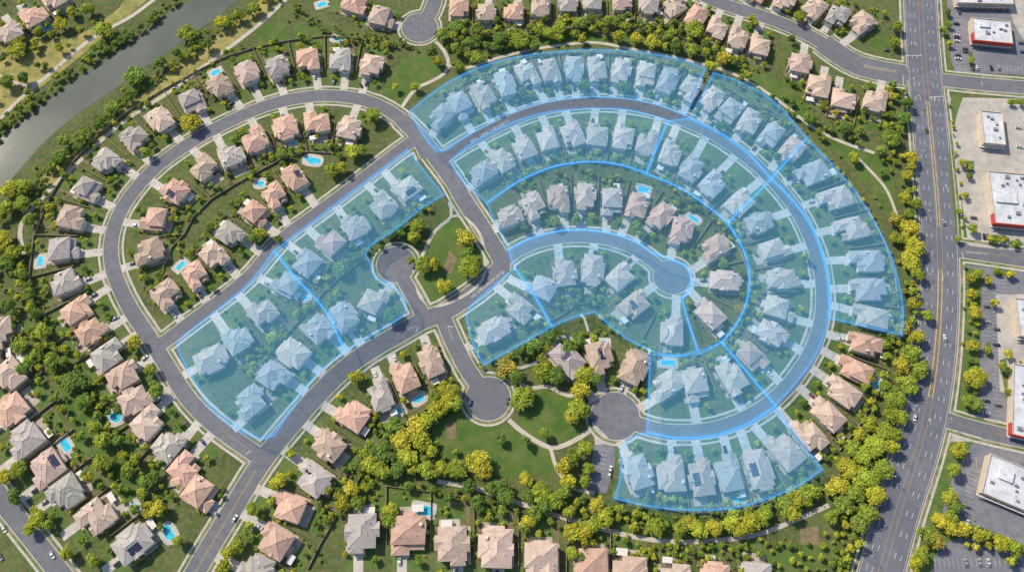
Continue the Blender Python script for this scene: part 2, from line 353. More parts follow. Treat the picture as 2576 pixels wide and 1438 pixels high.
paths=[([(1012,268),(1045,225),(1085,205),(1118,185),(1128,158),(1115,125),(1095,105)],2.2),([(1130,165),(1180,170),(1240,150),(1330,127),(1430,112),(1500,108),(1580,122),(1680,140),(1760,160),(1830,180),(1900,215),(1960,255),(2010,295),(2060,330),(2130,362),(2200,385)],1.9),
([(1130,508),(1135,545),(1095,580),(1068,630),(1055,660)],1.8),([(1135,545),(1165,545),(1205,585),(1218,640),(1215,700),(1165,745),(1095,770),(1058,748),(1046,705),(1040,680)],1.5),
([(1280,1055),(1320,1090),(1385,1125),(1440,1110),(1490,1078)],2.4),([(1385,1125),(1402,1180),(1440,1225),(1495,1240)],1.8),([(1285,950),(1330,975),(1380,972),(1430,995),(1490,985)],2.0),
([(1100,1210),(1200,1228),(1300,1262),(1400,1295),(1500,1325),(1600,1350),(1700,1362),(1800,1358),(1900,1345),(1990,1312),(2085,1270)],2.2),
([(1290,930),(1340,915),(1380,885),(1400,855),(1430,845),(1450,862),(1430,890)],1.6),
([(-40,320),(0,298),(60,240),(130,182),(195,125),(260,80),(330,42),(400,-10)],2.6),([(0,190),(60,215),(110,200)],1.6),
([(60,640),(52,570),(100,505),(180,425),(300,315),(420,236),(520,162),(640,72),(730,-10)],2.6),([(1480,835),(1470,800),(1460,790)],1.2),([(2255,540),(2225,470),(2150,390)],1.5)]
PS=[]
for k,(L,wd) in enumerate(paths):
    P=catmull(gp(L),4); N=normals(P); PS+= [(p.x,p.y,wd) for p in P]
    strip(pth,P,N,-wd/2-.25,wd/2+.25,.10+.004*k)
struct('footpath',pth.done('footpath',['path']),'winding pale concrete footpaths through the parks')
PS=np.array(PS)
# ---------------------------------------------------------------- houses
def hip(mb,x0,y0,x1,y1,z,pitch=.42,gable=False,ov=.6,mi=0,th=.18):
    x0-=ov;y0-=ov;x1+=ov;y1+=ov; w=x1-x0;d=y1-y0; half=min(w,d)/2; zr=z+half*pitch; ins=0 if gable else half
    if w<=d: r0=((x0+x1)/2,y0+ins,zr); r1=((x0+x1)/2,y1-ins,zr); al=True
    else: r0=(x0+ins,(y0+y1)/2,zr); r1=(x1-ins,(y0+y1)/2,zr); al=False
    a,b,c,d_=(x0,y0,z),(x1,y0,z),(x1,y1,z),(x0,y1,z)
    if al:
        F=[[b,c,r1,r0],[d_,a,r0,r1],[a,b,r0],[c,d_,r1]]
    else:
        F=[[a,b,r1,r0],[c,d_,r0,r1],[b,c,r1],[d_,a,r0]]
    for f in F: mb.poly(f,mi)
    lo=lambda p:(p[0],p[1],p[2]-th)
    for p,q in ((a,b),(b,c),(c,d_),(d_,a)): mb.poly([lo(p),lo(q),q,p],2)
    mb.poly([lo(a),lo(d_),lo(c),lo(b)],2)
    up=lambda p:(p[0],p[1],p[2]+.04)
    mb.tube(up(r0),up(r1),.17,.17,4,1)
    if not gable:
        for p,q in (((a,r0),(b,r0),(c,r1),(d_,r1)) if al else ((a,r0),(d_,r0),(b,r1),(c,r1))): mb.tube(up(p),up(q),.14,.14,4,1)
    return al,zr
types=[
 dict(b=[(-6.8,-4,6.8,9,5.9,0),(0,-9,6.6,1,3.5,0),(-6.4,-6.5,-.6,-1,3.2,1),(-3,6,2,11,3.1,0),(-7.1,1,0,6,5.4,1)],g=(3.1,-9),d=(-2.5,-6.5)),
 dict(b=[(-7,-6,4,9,5.9,0),(-1,-3,7.2,7.5,5.5,0),(-6.5,-9,-.3,0,5.65,0),(1,-5,6.4,0,3.3,0)],g=(-3.5,-9),d=(.6,-6)),
 dict(b=[(-7,-3.5,7,6.5,5.9,0),(-6.6,-9,-.2,2,5.6,0),(-1.2,2,6.5,9.5,5.45,0),(1,-6,6,0,3.2,1)],g=(-3.6,-9),d=(3.3,-6)),
 dict(b=[(-5.2,-9,6.4,9,5.8,0),(-7,-4.5,1,6,5.3,0),(-3.5,6,3,10.6,5.2,1),(0,-3,7.1,2,5.4,1)],g=(1.5,-9),d=(-6,-4.5)),
 dict(b=[(-6.8,-6,6.8,8,3.6,0),(-5,-2,6,8.8,6.1,0),(-6.4,-9,0,0,3.4,1)],g=(-3.2,-9),d=(2.2,-6)),
 dict(b=[(-6.8,-7,6.8,5,5.9,0),(-3,0,6.4,9.5,5.6,0),(.4,-9.4,6.3,-2,5.55,1),(-6.9,2,-1,7,3.2,0)],g=(3.2,-9.4),d=(-2.8,-7)),
 dict(b=[(-5.6,-7,6,9,6.0,0),(-7.2,-1.5,0,5,5.4,1),(0,-2.6,7.4,4,5.5,1),(-.2,-9.3,5.4,-2,5.3,0)],g=(2.5,-9.3),d=(-2.8,-7)),
 dict(b=[(-6.8,-9,0,5,5.5,0),(-6.4,-2,6.9,9,6.0,0),(.6,-5,6.2,2,5.2,1),(-3,6,3,10.4,5.3,1)],g=(-3.5,-9),d=(2.9,-5)),
]
def build_type(T,mir):
    B=[]
    for x0,y0,x1,y1,h,g in T['b']:
        if mir: x0,x1=-x1,-x0
        B.append((x0,y0,x1,y1,h,g))
    s=-1 if mir else 1
    w=MB(); r=MB()
    for i,(x0,y0,x1,y1,h,g) in enumerate(B):
        e=.02*i; w.box(x0+e,y0+e,0,x1-e,y1-e,h-.2-e)
        al,zr=hip(r,x0,y0,x1,y1,h,gable=bool(g))
    for k in range(5):
        bx=B[0]; x=random.uniform(bx[0]+1.5,bx[2]-1.5); y=random.uniform(bx[1]+2,bx[3]-2)
        r.cyl(x,y,bx[4]+.5,bx[4]+2.4+.2*random.random(),.22,.2,6,2)
    out={'wall':w.done('wall',['wall']),'roof':r.done('roof',['roof','cap','trim'])}
    gx,gy=T['g'][0]*s,T['g'][1]
    g=MB(); g.box(gx-2.5,gy-.06,0,gx+2.5,gy+.01,2.3)
    for k in range(1,4): g.box(gx-2.4,gy-.075,k*.57,gx+2.4,gy-.061,k*.57+.04)
    out['garage_door']=g.done('garage_door',['trim'])
    dx,dy=T['d'][0]*s,T['d'][1]
    g=MB(); g.box(dx-.5,dy-.08,.15,dx+.5,dy+.01,2.3,0); g.box(dx-.65,dy-.05,0,dx-.5,dy+.01,2.45,1); g.box(dx+.5,dy-.05,0,dx+.65,dy+.01,2.45,1)
    out['front_door']=g.done('front_door',['door','trim'])
    wins=[]
    def win(cx,cy,z,axis,sg,wd=1.6,ht=1.2):
        g=MB()
        if axis=='y':
            y0,y1=sorted((cy,cy+sg*.05)); g.box(cx-wd/2-.1,y0,z-.1,cx+wd/2+.1,y1,z+ht+.1,1)
            y0,y1=sorted((cy+sg*.051,cy+sg*.07)); g.box(cx-wd/2,y0,z,cx+wd/2,y1,z+ht,0)
        else:
            x0,x1=sorted((cx,cx+sg*.05)); g.box(x0,cy-wd/2-.1,z-.1,x1,cy+wd/2+.1,z+ht+.1,1)
            x0,x1=sorted((cx+sg*.051,cx+sg*.07)); g.box(x0,cy-wd/2,z,x1,cy+wd/2,z+ht,0)
        wins.append(g.done('window',['glass','trim']))
    x0,y0,x1,y1,h,_=B[0]
    two=h>5
    for cx in (x0+2.3,x1-2.3):
        win(cx,y1,1,'y',1,2.0,1.4)
        if two: win(cx,y1,3.6,'y',1)
    win(x1,y1-2.4,3.6 if two else 1,'x',1); win(x0,y1-2.4,3.6 if two else 1,'x',-1)
    if T['b'][1][4]<5 and two: win(gx,y0,4.0,'y',-1,1.8,.9)
    elif two: win(gx,gy,3.6,'y',-1,2,1.1)
    out['window']=wins
    g=MB(); bx=B[0]; cx=bx[0]+1.3 if not mir else bx[2]-1.3; cy=bx[3]-4
    g.box(cx-.5,cy-.7,bx[4]-.3,cx+.5,cy+.7,bx[4]+2.3,0); g.box(cx-.6,cy-.8,bx[4]+2.3,cx+.6,cy+.8,bx[4]+2.45,1)
    out['chimney']=g.done('chimney',['wall','trim'])
    ym=max(b_[3] for b_ in B); xa=bx[0]+.6 if not mir else bx[2]-5.6
    g=MB(); g.box(xa,ym+.7,2.7,xa+5,ym+4.2,2.85)
    for px_ in (xa+.2,xa+4.8): g.box(px_-.1,ym+3.9,0,px_+.1,ym+4.1,2.7)
    out['cover']=g.done('patio_cover',['trim'])
    ov=.6; X0,Y0,X1,Y1=bx[0]-ov,bx[1]-ov,bx[2]+ov,bx[3]+ov; W=X1-X0;D=Y1-Y0
    g=MB()
    for r_ in range(3):
        for c_ in range(5):
            t0=1.4+r_*1.25; t1=t0+1.15
            if W<=D:
                yc=(Y0+Y1)/2-3.4+c_*1.4; ya,yb=yc,yc+1.3
                if t1>W/2-.3: continue
                xa,xb=X1-t0,X1-t1; za,zb=bx[4]+t0*.42+.12,bx[4]+t1*.42+.12
                g.poly([(xa,ya,za),(xa,yb,za),(xb,yb,zb),(xb,ya,zb)])
            else:
                xc=(X0+X1)/2-3.4+c_*1.4; xa,xb=xc,xc+1.3
                if t1>D/2-.3: continue
                ya,yb=Y1-t0,Y1-t1; za,zb=bx[4]+t0*.42+.12,bx[4]+t1*.42+.12
                g.poly([(xb,ya,za),(xa,ya,za),(xa,yb,zb),(xb,yb,zb)])
    out['solar']=g.done('solar_panel',['solar'])
    out['gx']=gx
    return out
TY=[build_type(T,m) for T in types for m in (False,True)]
roofcols={'p':((.60,.40,.315),'terracotta'),'t':((.56,.445,.37),'tan'),'g':((.44,.405,.385),'grey'),'b':((.49,.38,.305),'brown')}
wallcols=[(.60,.52,.42),(.64,.58,.50),(.55,.46,.38),(.66,.62,.56),(.5,.45,.4)]
rows=[
 ("935,165,t 856,152,g 775,152,p 700,170,g 623,182,t 553,218,b 483,256,g 403,302,t 338,345,g 268,406,g 222,475,g 183,547,b 160,625,g 165,708,g 195,778,p 230,832,p 275,892,g 312,945,b 340,1005,t 375,1060,t 425,1118,g 463,1180,p 505,1240,p",15.6,18.5,19,None,1),
 ("20,945,t 28,1030,p 62,1105,g 115,1178,t* 165,1240,g 240,1300,t 332,1365,g*",18,19.5,17,(-1,.75),2),
 ("880,322,t 797,305,p 717,320,p 640,350,p 582,390,g 510,420,b 440,480,p* 385,548,p 372,632,b 420,740,b",16.4,18,14,None,1),
 ("740,448,p* 692,492,p 645,537,p 580,590,g 540,645,t 492,692,p",13.6,18.5,12,None,2),
 ("1022,470,t* 962,515,t 895,567,t 832,607,p 770,660,g 720,712,g* 660,783,t 597,852,g 530,905,t",15.8,18.5,15,None,1),
 ("940,755,t 866,797,g 803,830,g 738,890,t 690,947,g 628,1012,g",16,18.5,14,None,2),
 ("1082,908,b 1018,945,p 955,990,g",13.6,21,16,(-.42,-1),1),
 ("887,1042,p 825,1120,b 785,1202,g* 725,1275,p 690,1360,p 645,1430,g*",15.4,20,18,None,1),
 ("1108,295,g 1160,265,g 1217,240,b 1272,212,g 1327,188,t 1384,180,t 1443,175,g 1502,175,t 1562,180,t 1625,188,t 1680,205,g 1735,225,t 1790,250,t 1835,280,g 1885,308,t 1940,340,g 1990,380,p",13.4,21,9,None,1),
 ("2045,435,g 2100,500,t 2142,575,t 2178,657,g 2185,728,g 2190,795,t",15,22,11,None,1),
 ("2175,865,p 2152,928,p 2118,985,t 2080,1040,t 2035,1092,t",13.2,21,11,None,1),
 ("1213,435,g 1262,402,t 1317,370,t 1378,347,t 1440,337,t 1503,337,t 1568,345,t 1628,358,t 1688,385,t 1740,425,g 1795,462,g 1862,510,t 1912,560,g 1950,625,t 1970,700,t 1962,775,t 1942,840,t 1895,897,p",14,20,12,None,1),
 ("1843,950,t 1750,968,t 1676,968,t",14,21,12,None,1),
 ("1605,1182,g 1687,1190,t 1763,1200,b* 1835,1188,g* 1910,1178,t* 1975,1132,t",15.2,22.5,12,None,1),
 ("1278,545,t 1343,518,t 1405,503,b 1473,495,t 1540,507,g 1603,520,p 1662,545,p 1715,583,p 1795,625,p 1822,705,t 1783,787,t 1690,830,t* 1598,765,p*",13.6,20,14,None,2),
 ("1240,830,t 1305,775,t 1362,722,g 1422,685,t 1492,677,t 1562,695,t",14.2,20,14,None,1),
 ("1430,905,g* 1510,900,b* 1597,925,b",15,22.5,10,None,0),
 ("1155,18,p 1222,30,t 1292,28,p 1360,15,t 1428,8,g 1492,2,g 1565,2,t 1632,8,g",14.4,18,14,(0,-1),1),
 ("1700,15,t 1752,42,p 1805,70,t 1858,92,t 1912,112,t",14,20,12,None,1),
 ("1975,0,t 2048,22,t 2108,40,g 2165,58,t 1905,-18,p",14.5,19,15,None,0),
 ("2012,158,t 2060,215,t 2122,247,t 2203,250,t",16,18.5,12,(.15,-1),1),
 ("895,10,p 962,42,t",16.5,19,14,None,0),
 ("25,80,t 85,40,p 135,-5,t",17,19,14,(-.7,-1),0),
 ("912,1340,g 1027,1345,p 1137,1372,t 1247,1378,t 1362,1415,t 1490,1430,p 1585,1452,b",19.2,22.5,20,(0,1),1),
 ("1700,1462,t 1800,1460,p 1905,1455,g",17,19,14,(0,1),0),
 ("-5,832,t -30,880,p",17,18,14,(-1,.3),0),
]
drive=MB(); yard=MB(); patio=MB(); mulch=MB(); HA=[]; hcount=0; carspots=[]; shrubspots=[]; treespots=[]; fences=[]
SAr=SA[SA[:,3]==0]; tprev=-1
def rectp(mb,c,f,u0,u1,v0,v1,z,jit=0):
    s=Vector((-f.y,f.x)); pts=[]
    for u,v in ((u0,v0),(u1,v0),(u1,v1),(u0,v1)):
        p=c+s*(u+random.uniform(-jit,jit))+f*(v+random.uniform(-jit,jit)); pts.append((p.x,p.y,z))
    mb.poly(pts)
for txt,W,D,BK,face,fen in rows:
    row=[]
    for tok in txt.split():
        sol=tok.endswith('*'); q=tok.strip('*').split(','); c=G(float(q[0]),float(q[1]),5.0); rc=q[2]
        if face:
            f=(G(float(q[0])+face[0]*40,float(q[1])+face[1]*40)-G(float(q[0]),float(q[1]))).normalized(); dist=D/2+(13 if face!=(-.42,-1) else 9)
        else:
            dd=np.hypot(SAr[:,0]-c.x,SAr[:,1]-c.y)-SAr[:,2]; k=int(np.argmin(dd)); f=Vector((SAr[k,0]-c.x,SAr[k,1]-c.y)); f.normalize(); dist=dd[k]
        ang=math.atan2(f.y,f.x)+math.pi/2
        ang+=R(random.uniform(-2.5,2.5))
        t=random.randrange(len(TY))
        while t//2==tprev: t=random.randrange(len(TY))
        tprev=t//2
        T=TY[t]
        sx=W/14.4*random.uniform(.96,1.03); sy=D/19.2*random.uniform(.94,1.04)
        h=bpy.data.objects.new('house',None); h.empty_display_size=1; col.objects.link(h)
        h.location=(c.x,c.y,0); h.rotation_euler=(0,0,ang); h.scale=(sx,sy,1)
        rcv,rn=roofcols[rc]; k=random.uniform(.88,1.12); rcv=tuple(v*k*random.uniform(.97,1.03) for v in rcv)
        wc=random.choice(wallcols)
        h["label"]=f"two-storey {rn}-roofed house with "+("solar panels on its roof" if sol else "attached garage and concrete driveway"); h["category"]="house"; h["group"]="houses lining the estate streets"
        wl=obj('wall',T['wall'],h); wl.color=(*wc,1)
        rf=obj('roof',T['roof'],h); rf.color=(*rcv,1)
        obj('garage_door',T['garage_door'],h); obj('front_door',T['front_door'],h)
        for wm in T['window']: obj('window',wm,h)
        if random.random()<.4: obj('patio_cover',T['cover'],h)
        if sol: obj('solar_panel',T['solar'],rf)
        elif random.random()<.45: ch=obj('chimney',T['chimney'],rf); ch.color=(*wc,1)
        HA.append((c.x,c.y,(W+D)/4)); row.append((c,f,dist))
        i=hcount; hcount+=1
        z=.18+.004*(i%17); s=Vector((-f.y,f.x))
        lx=Vector((math.cos(ang),math.sin(ang))); gx=T['gx']*sx
        off=lx.dot(s)*gx
        fr=D/2-.8; rd=max(dist-.45,fr+2)
        rectp(drive,c,f,off-2.9,off+2.9,fr,rd,z)
        sg=-1 if off>0 else 1
        rectp(drive,c,f,off+sg*2.9,off+sg*4.3,fr-2,fr+2.2,z+.001)
        rectp(yard,c,f,-W/2-.5,W/2+.5,fr-3,max(rd-4,fr+1),.02+.004*(i%17))
        rectp(mulch,c,f,-W/2-.8,W/2+.8,-D/2-BK*.7,-D/2+2,.012+.0005*(i%13))
        rectp(yard,c,f,-W/2+random.uniform(-.5,2.0),W/2-random.uniform(-.5,2.5),-D/2-BK*random.uniform(.6,.85),-D/2-2,.02+.004*((i+5)%17),.8)
        rectp(patio,c,f,-sg*(W/2-.6),-sg*(W/2+1.1),-D/2,D/2-1,.11+.004*(i%17))
        pw=random.uniform(.4,.85)*W
        u=random.uniform(-W/2,W/2-pw); rectp(patio,c,f,u,u+pw,-D/2-random.uniform(3,6.5),-D/2+1,.13+.004*((i+3)%17),.3)
        if random.random()<.42: carspots.append((c+s*(off+random.choice((-1.3,1.3)))+f*(fr+3.2+random.random()*1.5),math.atan2(f.y,f.x)+(math.pi if random.random()<.5 else 0)))
        treespots.append((c+s*(sg*(W*.33))+f*(min(dist-4.6,fr+4.5)),random.uniform(2.0,3.2)))
        for _ in range(2): treespots.append((c+s*random.choice((-1,1))*(W/2+1)+f*random.uniform(-D*.3,D*.5+2),random.uniform(1.4,2.3)))
        for _ in range(7): treespots.append((c+s*random.uniform(-W/2-1,W/2+1)-f*(D/2+random.uniform(2,BK*.95)),random.uniform(1.5,3.2)))
        for _ in range(7):
            sd=random.choice((-1,1)); shrubspots.append((c+s*sd*(W/2+random.uniform(.6,1.6))+f*random.uniform(-D/2-BK*.7,D/2),random.uniform(.5,1.3)))
        for _ in range(4): shrubspots.append((c+s*random.uniform(-W/2,W/2)-f*(D/2+BK*random.uniform(.5,.95)),random.uniform(.6,1.5)))
        for _ in range(3): shrubspots.append((c+s*sg*random.uniform(.5,W/2)+f*(D/2+random.uniform(.4,1.6)),random.uniform(.4,.9)))
    if fen:
        prev=None
        for k in range(len(row)-1):
            (c1,f1,_),(c2,f2,_)=row[k],row[k+1]
            if (c1-c2).length>W*2.3: prev=None; continue
            m_=(c1+c2)/2; f=(f1+f2)
            if f.length<.6: prev=None; continue
            f.normalize(); a=m_+f*D*.22; b=m_-f*(D/2+BK*.85)
            fences.append((a,b))
            if fen==1 and prev is not None and (prev-b).length<45: fences.append((prev,b))
            prev=b
struct('driveway',drive.done('driveway',['drive']),'pale concrete driveways leading to garages')
struct('garden_bed',mulch.done('garden_bed',['mulch']),'brown mulched garden beds behind the houses')
struct('yard_grass',yard.done('yard_grass',['yard']),'green garden lawns around the houses')
struct('patio',patio.done('patio',['patio']),'paved patios behind the houses')
HAa=np.array(HA)
def road_clear(p): return float(np.min(np.hypot(SA[:,0]-p.x,SA[:,1]-p.y)-SA[:,2]))
def house_clear(p): return float(np.min(np.hypot(HAa[:,0]-p.x,HAa[:,1]-p.y)-HAa[:,2]))
def path_clear(p): return float(np.min(np.hypot(PS[:,0]-p.x,PS[:,1]-p.y)))
def river_clear(p): return float(np.min(np.hypot(RVA[:,0]-p.x,RVA[:,1]-p.y)))-14.5
nf=0
for a,b in fences:
    L=(b-a).length
    if L<3 or nf>=290: continue
    mid=[a+(b-a)*t for t in (0,.5,1)]
    if min(road_clear(p) for p in mid)<4.5: continue
    if min(np.min(np.hypot(HAa[:,0]-(a+(b-a)*t).x,HAa[:,1]-(a+(b-a)*t).y)) for t in (.1,.5,.9,1))<5.5: continue
    g=MB(); g.box(0,-.04,0,L,.04,1.6); g.box(-.05,-.09,1.6,L+.05,.09,1.66)
    x=0
    while x<L: g.box(x-.08,-.1,0,x+.08,.1,1.75); x+=2.6
    o=obj('garden_fence',g.done('garden_fence',['fence']),None,(a.x,a.y,0),math.atan2(b.y-a.y,b.x-a.x)); nf+=1
    o["label"]="brown timber garden fence between two house lots"; o["category"]="fence"; o["group"]="fences between the gardens"
# ---------------------------------------------------------------- pools
PL=[]
pools=[(543,183,7,4,30,0),(850,98,8,4.5,-10,1),(118,70,6,3.5,20,1),(810,12,7,4,20,0),(1493,35,9,3.5,0,1),(787,404,10.5,6,-10,1),(655,462,5,5,0,1),(455,668,7,3.5,50,0),(102,657,4,7,10,0),(292,1048,6.5,8,25,1),(166,1120,8,4.5,-50,0),(425,1340,9,6,-50,1),(1065,1282,10.5,5.5,-10,0),(1054,1003,7,4.5,30,1),(1000,1035,6.5,4.5,30,0),(1618,478,7,4.5,-20,0),(1745,550,7.5,3.5,-35,1),(2210,970,4.5,6.5,20,1),(1855,1252,7,5,10,1),(738,362,3,3,0,1),(1680,912,9,3.5,-5,0),(341,1277,6,3.5,-50,0),(770,750,3,3,0,1),(1518,862,5,2.5,0,0)]
for x,y,w,d,rot,kid in pools:
    c=G(x,y); n=32; inn=[];out_=[]
    for i in range(n):
        a=math.tau*i/n; ca,sa=math.cos(a),math.sin(a)
        if kid: r=1+.16*math.cos(2*a+.6)+.11*math.sin(3*a); inn.append((w/2*ca*r,d/2*sa*r)); e_=3
        else:
            k=(abs(ca)**8+abs(sa)**8)**(-1/8); inn.append((w/2*ca*k,d/2*sa*k)); e_=10
        k=(abs(ca)**e_+abs(sa)**e_)**(-1/e_); out_.append(((w/2+2.2)*ca*k*1.04,(d/2+2.0)*sa*k*1.04))
    g=MB(); wv=MB()
    mid=[(px+.35*math.cos(math.tau*i/n),py+.35*math.sin(math.tau*i/n)) for i,(px,py) in enumerate(inn)]
    for i in range(n):
        j=(i+1)%n
        g.poly([(*mid[i],.22),(*out_[i],.22),(*out_[j],.22),(*mid[j],.22)],0)
        g.poly([(*inn[i],.26),(*mid[i],.26),(*mid[j],.26),(*inn[j],.26)],1)
        g.poly([(*inn[j],0.1),(*inn[i],.1),(*inn[i],.26),(*inn[j],.26)],1)
        g.poly([(*out_[i],0.0),(*out_[j],0),(*out_[j],.22),(*out_[i],.22)],0)
    wv.poly([(*p,.2) for p in inn])
    e=bpy.data.objects.new('swimming_pool',None); col.objects.link(e); e.location=(c.x,c.y,.02); e.rotation_euler=(0,0,R(rot))
    e["label"]="turquoise garden swimming pool in a pale concrete deck"; e["category"]="swimming pool"
    obj('deck',g.done('deck',['concrete','trim']),e); obj('water',wv.done('water',['pool']),e)
    PL.append([c.x,c.y,max(w,d)/2+1.2])
PLa=np.array(PL)
def pool_clear(p,r): return float(np.min(np.hypot(PLa[:,0]-p.x,PLa[:,1]-p.y)-PLa[:,2]))>r*.7
# ---------------------------------------------------------------- commercial buildings
def commercial(px,py,w,d,rot,h,red=False,label='',pent=None):
    global HAa
    c=G(px,py,h); e=bpy.data.objects.new('shop_building',None); col.objects.link(e); e.location=(c.x,c.y,0); e.rotation_euler=(0,0,R(rot))
    e["label"]=label; e["category"]="shop building"
    g=MB(); X,Y=w/2,d/2; g.box(-X,-Y,0,X,Y,h-.01)
    t=.4
    g.box(-X-.1,-Y-.1,h,X+.1,-Y+t,h+.9); g.box(-X-.1,Y-t,h,X+.1,Y+.1,h+.9); g.box(-X-.1,-Y+t,h,-X+t,Y-t,h+.9); g.box(X-t,-Y+t,h,X+.1,Y-t,h+.9)
    obj('wall',g.done('wall',['cwall']),e)
    g=MB(); g.box(-X+t+.01,-Y+t+.01,h,X-t-.01,Y-t-.01,h+.12)
    for k in range(1,int(w/6)): x=-X+k*6; g.box(x-.05,-Y+t+.1,h+.12,x+.05,Y-t-.1,h+.17)
    if pent: a0,b0,a1,b1=pent; g.box(a0,b0,h+.12,a1,b1,h+1.5); g.box(a0-.15,b0-.15,h+1.5,a1+.15,b1+.15,h+1.62)
    rf=obj('roof',g.done('roof',['flat']),e)
    for k in range(max(2,int(w*d/80))):
        x=random.uniform(-X+3,X-3); y=random.uniform(-Y+3,Y-3); a=random.choice((.45,.6,.9,1.4))
        if pent and pent[0]-2<x<pent[2]+2 and pent[1]-2<y<pent[3]+2: continue
        g=MB(); g.box(x-a,y-a*.8,h+.12,x+a,y+a*.8,h+1.3,0); g.cyl(x,y,h+1.3,h+1.42,a*.5,a*.5,10,0); g.box(x+a,y-.2,h+.12,x+a+.8,y+.2,h+.6,0)
        obj('air_conditioner',g.done('air_conditioner',['hvac']),rf)
    if red:
        g=MB(); g.box(-X-.5,-Y-.7,h-2.6,X+.5,-Y-.11,h+1.0); g.box(-X-.7,-Y-.11,h-2.6,-X-.11,-Y+7,h+1.0); obj('fascia',g.done('fascia',['red']),e)
    nwin=int(w/4)
    for k in range(nwin):
        x=-X+(k+.5)*w/nwin; g=MB(); g.box(x-1.5,-Y-.06,.4,x+1.5,-Y+.01,2.9,1); g.box(x-1.4,-Y-.08,.5,x+1.4,-Y-.061,2.8,0); obj('window',g.done('window',['glass','trim']),e)
    g=MB(); g.box(-X-1.2,-Y-1.6,3.1,X+1.2,-Y-.72,3.3); obj('canopy',g.done('canopy',['trim']),e)
    for u in np.linspace(-.35,.35,3):
        for v in ((-.25,.25) if d>25 else (0,)): HAa=np.vstack([HAa,[c.x+u*w,c.y+v*d,min(d*.5,14)]])
commercial(2475,-8,42,14,-2,5.5,False,"flat white-roofed shop building beside a parking lot")
commercial(2495,78,28,21,-7,6,True,"white-roofed corner shop with rooftop air units and red fascia",(-9,2,-2,7))
commercial(2497,322,15,27,-7,6,False,"narrow plain white-roofed building on pale concrete")
commercial(2548,500,29,40,-6,6.5,True,"large connected white-roofed store with red fascia and rooftop units",(-12,-4,2,4))
commercial(2590,800,16,26,-6,5.5,False,"white-roofed shop building beside a parking lot")
commercial(2588,1010,20,46,-14,5.5,True,"long white-roofed shop building with red trim")
commercial(2560,1222,38,25,-24,6,False,"white-roofed shop building beside parked cars",(-12,0,-4,7))
# ---------------------------------------------------------------- cars
body=MB()
prof=[(-2.25,.35),(-2.3,.75),(-2.2,1.0),(-1.3,1.05),(1.1,1.0),(2.15,.85),(2.28,.6),(2.25,.35)]
def extr(mb,prof,wl,mi=0,top=None):
    n=len(prof); b=len(mb.V)
    for s in (-1,1):
        for k,(x,z) in enumerate(prof): mb.V.append((x,s*(wl if top is None else top[k]),z))
    for k in range(n):
        j=(k+1)%n; mb.F.append((b+k,b+j,b+n+j,b+n+k)[::-1]); mb.I.append(mi)
    mb.F.append(tuple(range(b,b+n))); mb.I.append(mi); mb.F.append(tuple(range(b+2*n-1,b+n-1,-1))); mb.I.append(mi)
extr(body,prof,0,0,[.84,.9,.88,.88,.88,.85,.85,.84])
extr(body,[(-1.25,1.42),(-1.1,1.5),(.15,1.5),(.3,1.44)],0,0,[.66,.64,.64,.66])
bodym=body.done('body',['paint'])
gl=MB(); extr(gl,[(-1.95,1.03),(-1.27,1.43),(.28,1.43),(1.15,1.01)],0,0,[.82,.66,.66,.80]); glm=gl.done('window_glass',['glass'])
def wheelmesh():
    g=MB(); n=14
    for y in (-.11,.11):
        for i in range(n): a=math.tau*i/n; g.V.append((.33*math.cos(a),y,.33*math.sin(a)))
    for i in range(n): j=(i+1)%n; g.F.append((i,j,n+j,n+i)); g.I.append(0)
    g.F.append(tuple(range(n-1,-1,-1))); g.I.append(0); g.F.append(tuple(range(n,2*n))); g.I.append(0)
    g.V+= [(.2*math.cos(math.tau*i/n),.115,.2*math.sin(math.tau*i/n)) for i in range(n)]; g.F.append(tuple(range(2*n,3*n))); g.I.append(1)
    g.V+= [(.2*math.cos(math.tau*i/n),-.115,.2*math.sin(math.tau*i/n)) for i in range(n)]; g.F.append(tuple(range(4*n-1,3*n-1,-1))); g.I.append(1)
    return g.done('wheel',['tyre','steel'])
whm=wheelmesh()
lm=MB(); lm.box(2.2,-.8,.6,2.3,-.5,.78); lmL=lm.done('headlight',['trim'])
lm=MB(); lm.box(2.2,.5,.6,2.3,.8,.78); lmR=lm.done('headlight',['trim'])
carcols=[((.75,.75,.75),'white'),((.35,.36,.38),'silver'),((.03,.03,.035),'black'),((.10,.10,.11),'dark grey'),((.05,.09,.2),'blue'),((.3,.04,.04),'red'),((.6,.6,.6),'white')]
def car(p,ang,where='parked on a concrete driveway',ci=None,z=.2):
    cc,cn=carcols[ci] if ci is not None else random.choice(carcols)
    e=bpy.data.objects.new('parked_car',None); col.objects.link(e); e.location=(p.x,p.y,z); e.rotation_euler=(0,0,ang)
    e["label"]=f"{cn} car {where}"; e["category"]="car"; e["group"]="parked cars"
    bo=obj('body',bodym,e); bo.color=(*cc,1); obj('window_glass',glm,e); obj('headlight',lmL,bo); obj('headlight',lmR,bo)
    for x in (-1.4,1.42):
        for y in (-.82,.82): obj('wheel',whm,e,(x,y,.33))
for p,a in carspots:
    if road_clear(p)>2: car(p,a,z=.24)
for x,y,a,ci in [(1183,1013,78,4),(1278,1008,85,3),(1485,1060,70,2),(1018,621,10,3),(583,262,28,2),(908,216,115,2),(840,207,80,1),(292,800,30,1),(365,900,45,0),(470,1065,-40,3),(512,1112,-45,4),(592,1303,62,0),(12,1330,-55,0),(2,1400,-50,1),(133,1395,-52,0),(1098,84,60,2),(2230,128,0,3),(1535,1180,75,0),(1533,1192,75,0)]:
    car(G(x,y),R(a),'parked beside the kerb',ci,.06)
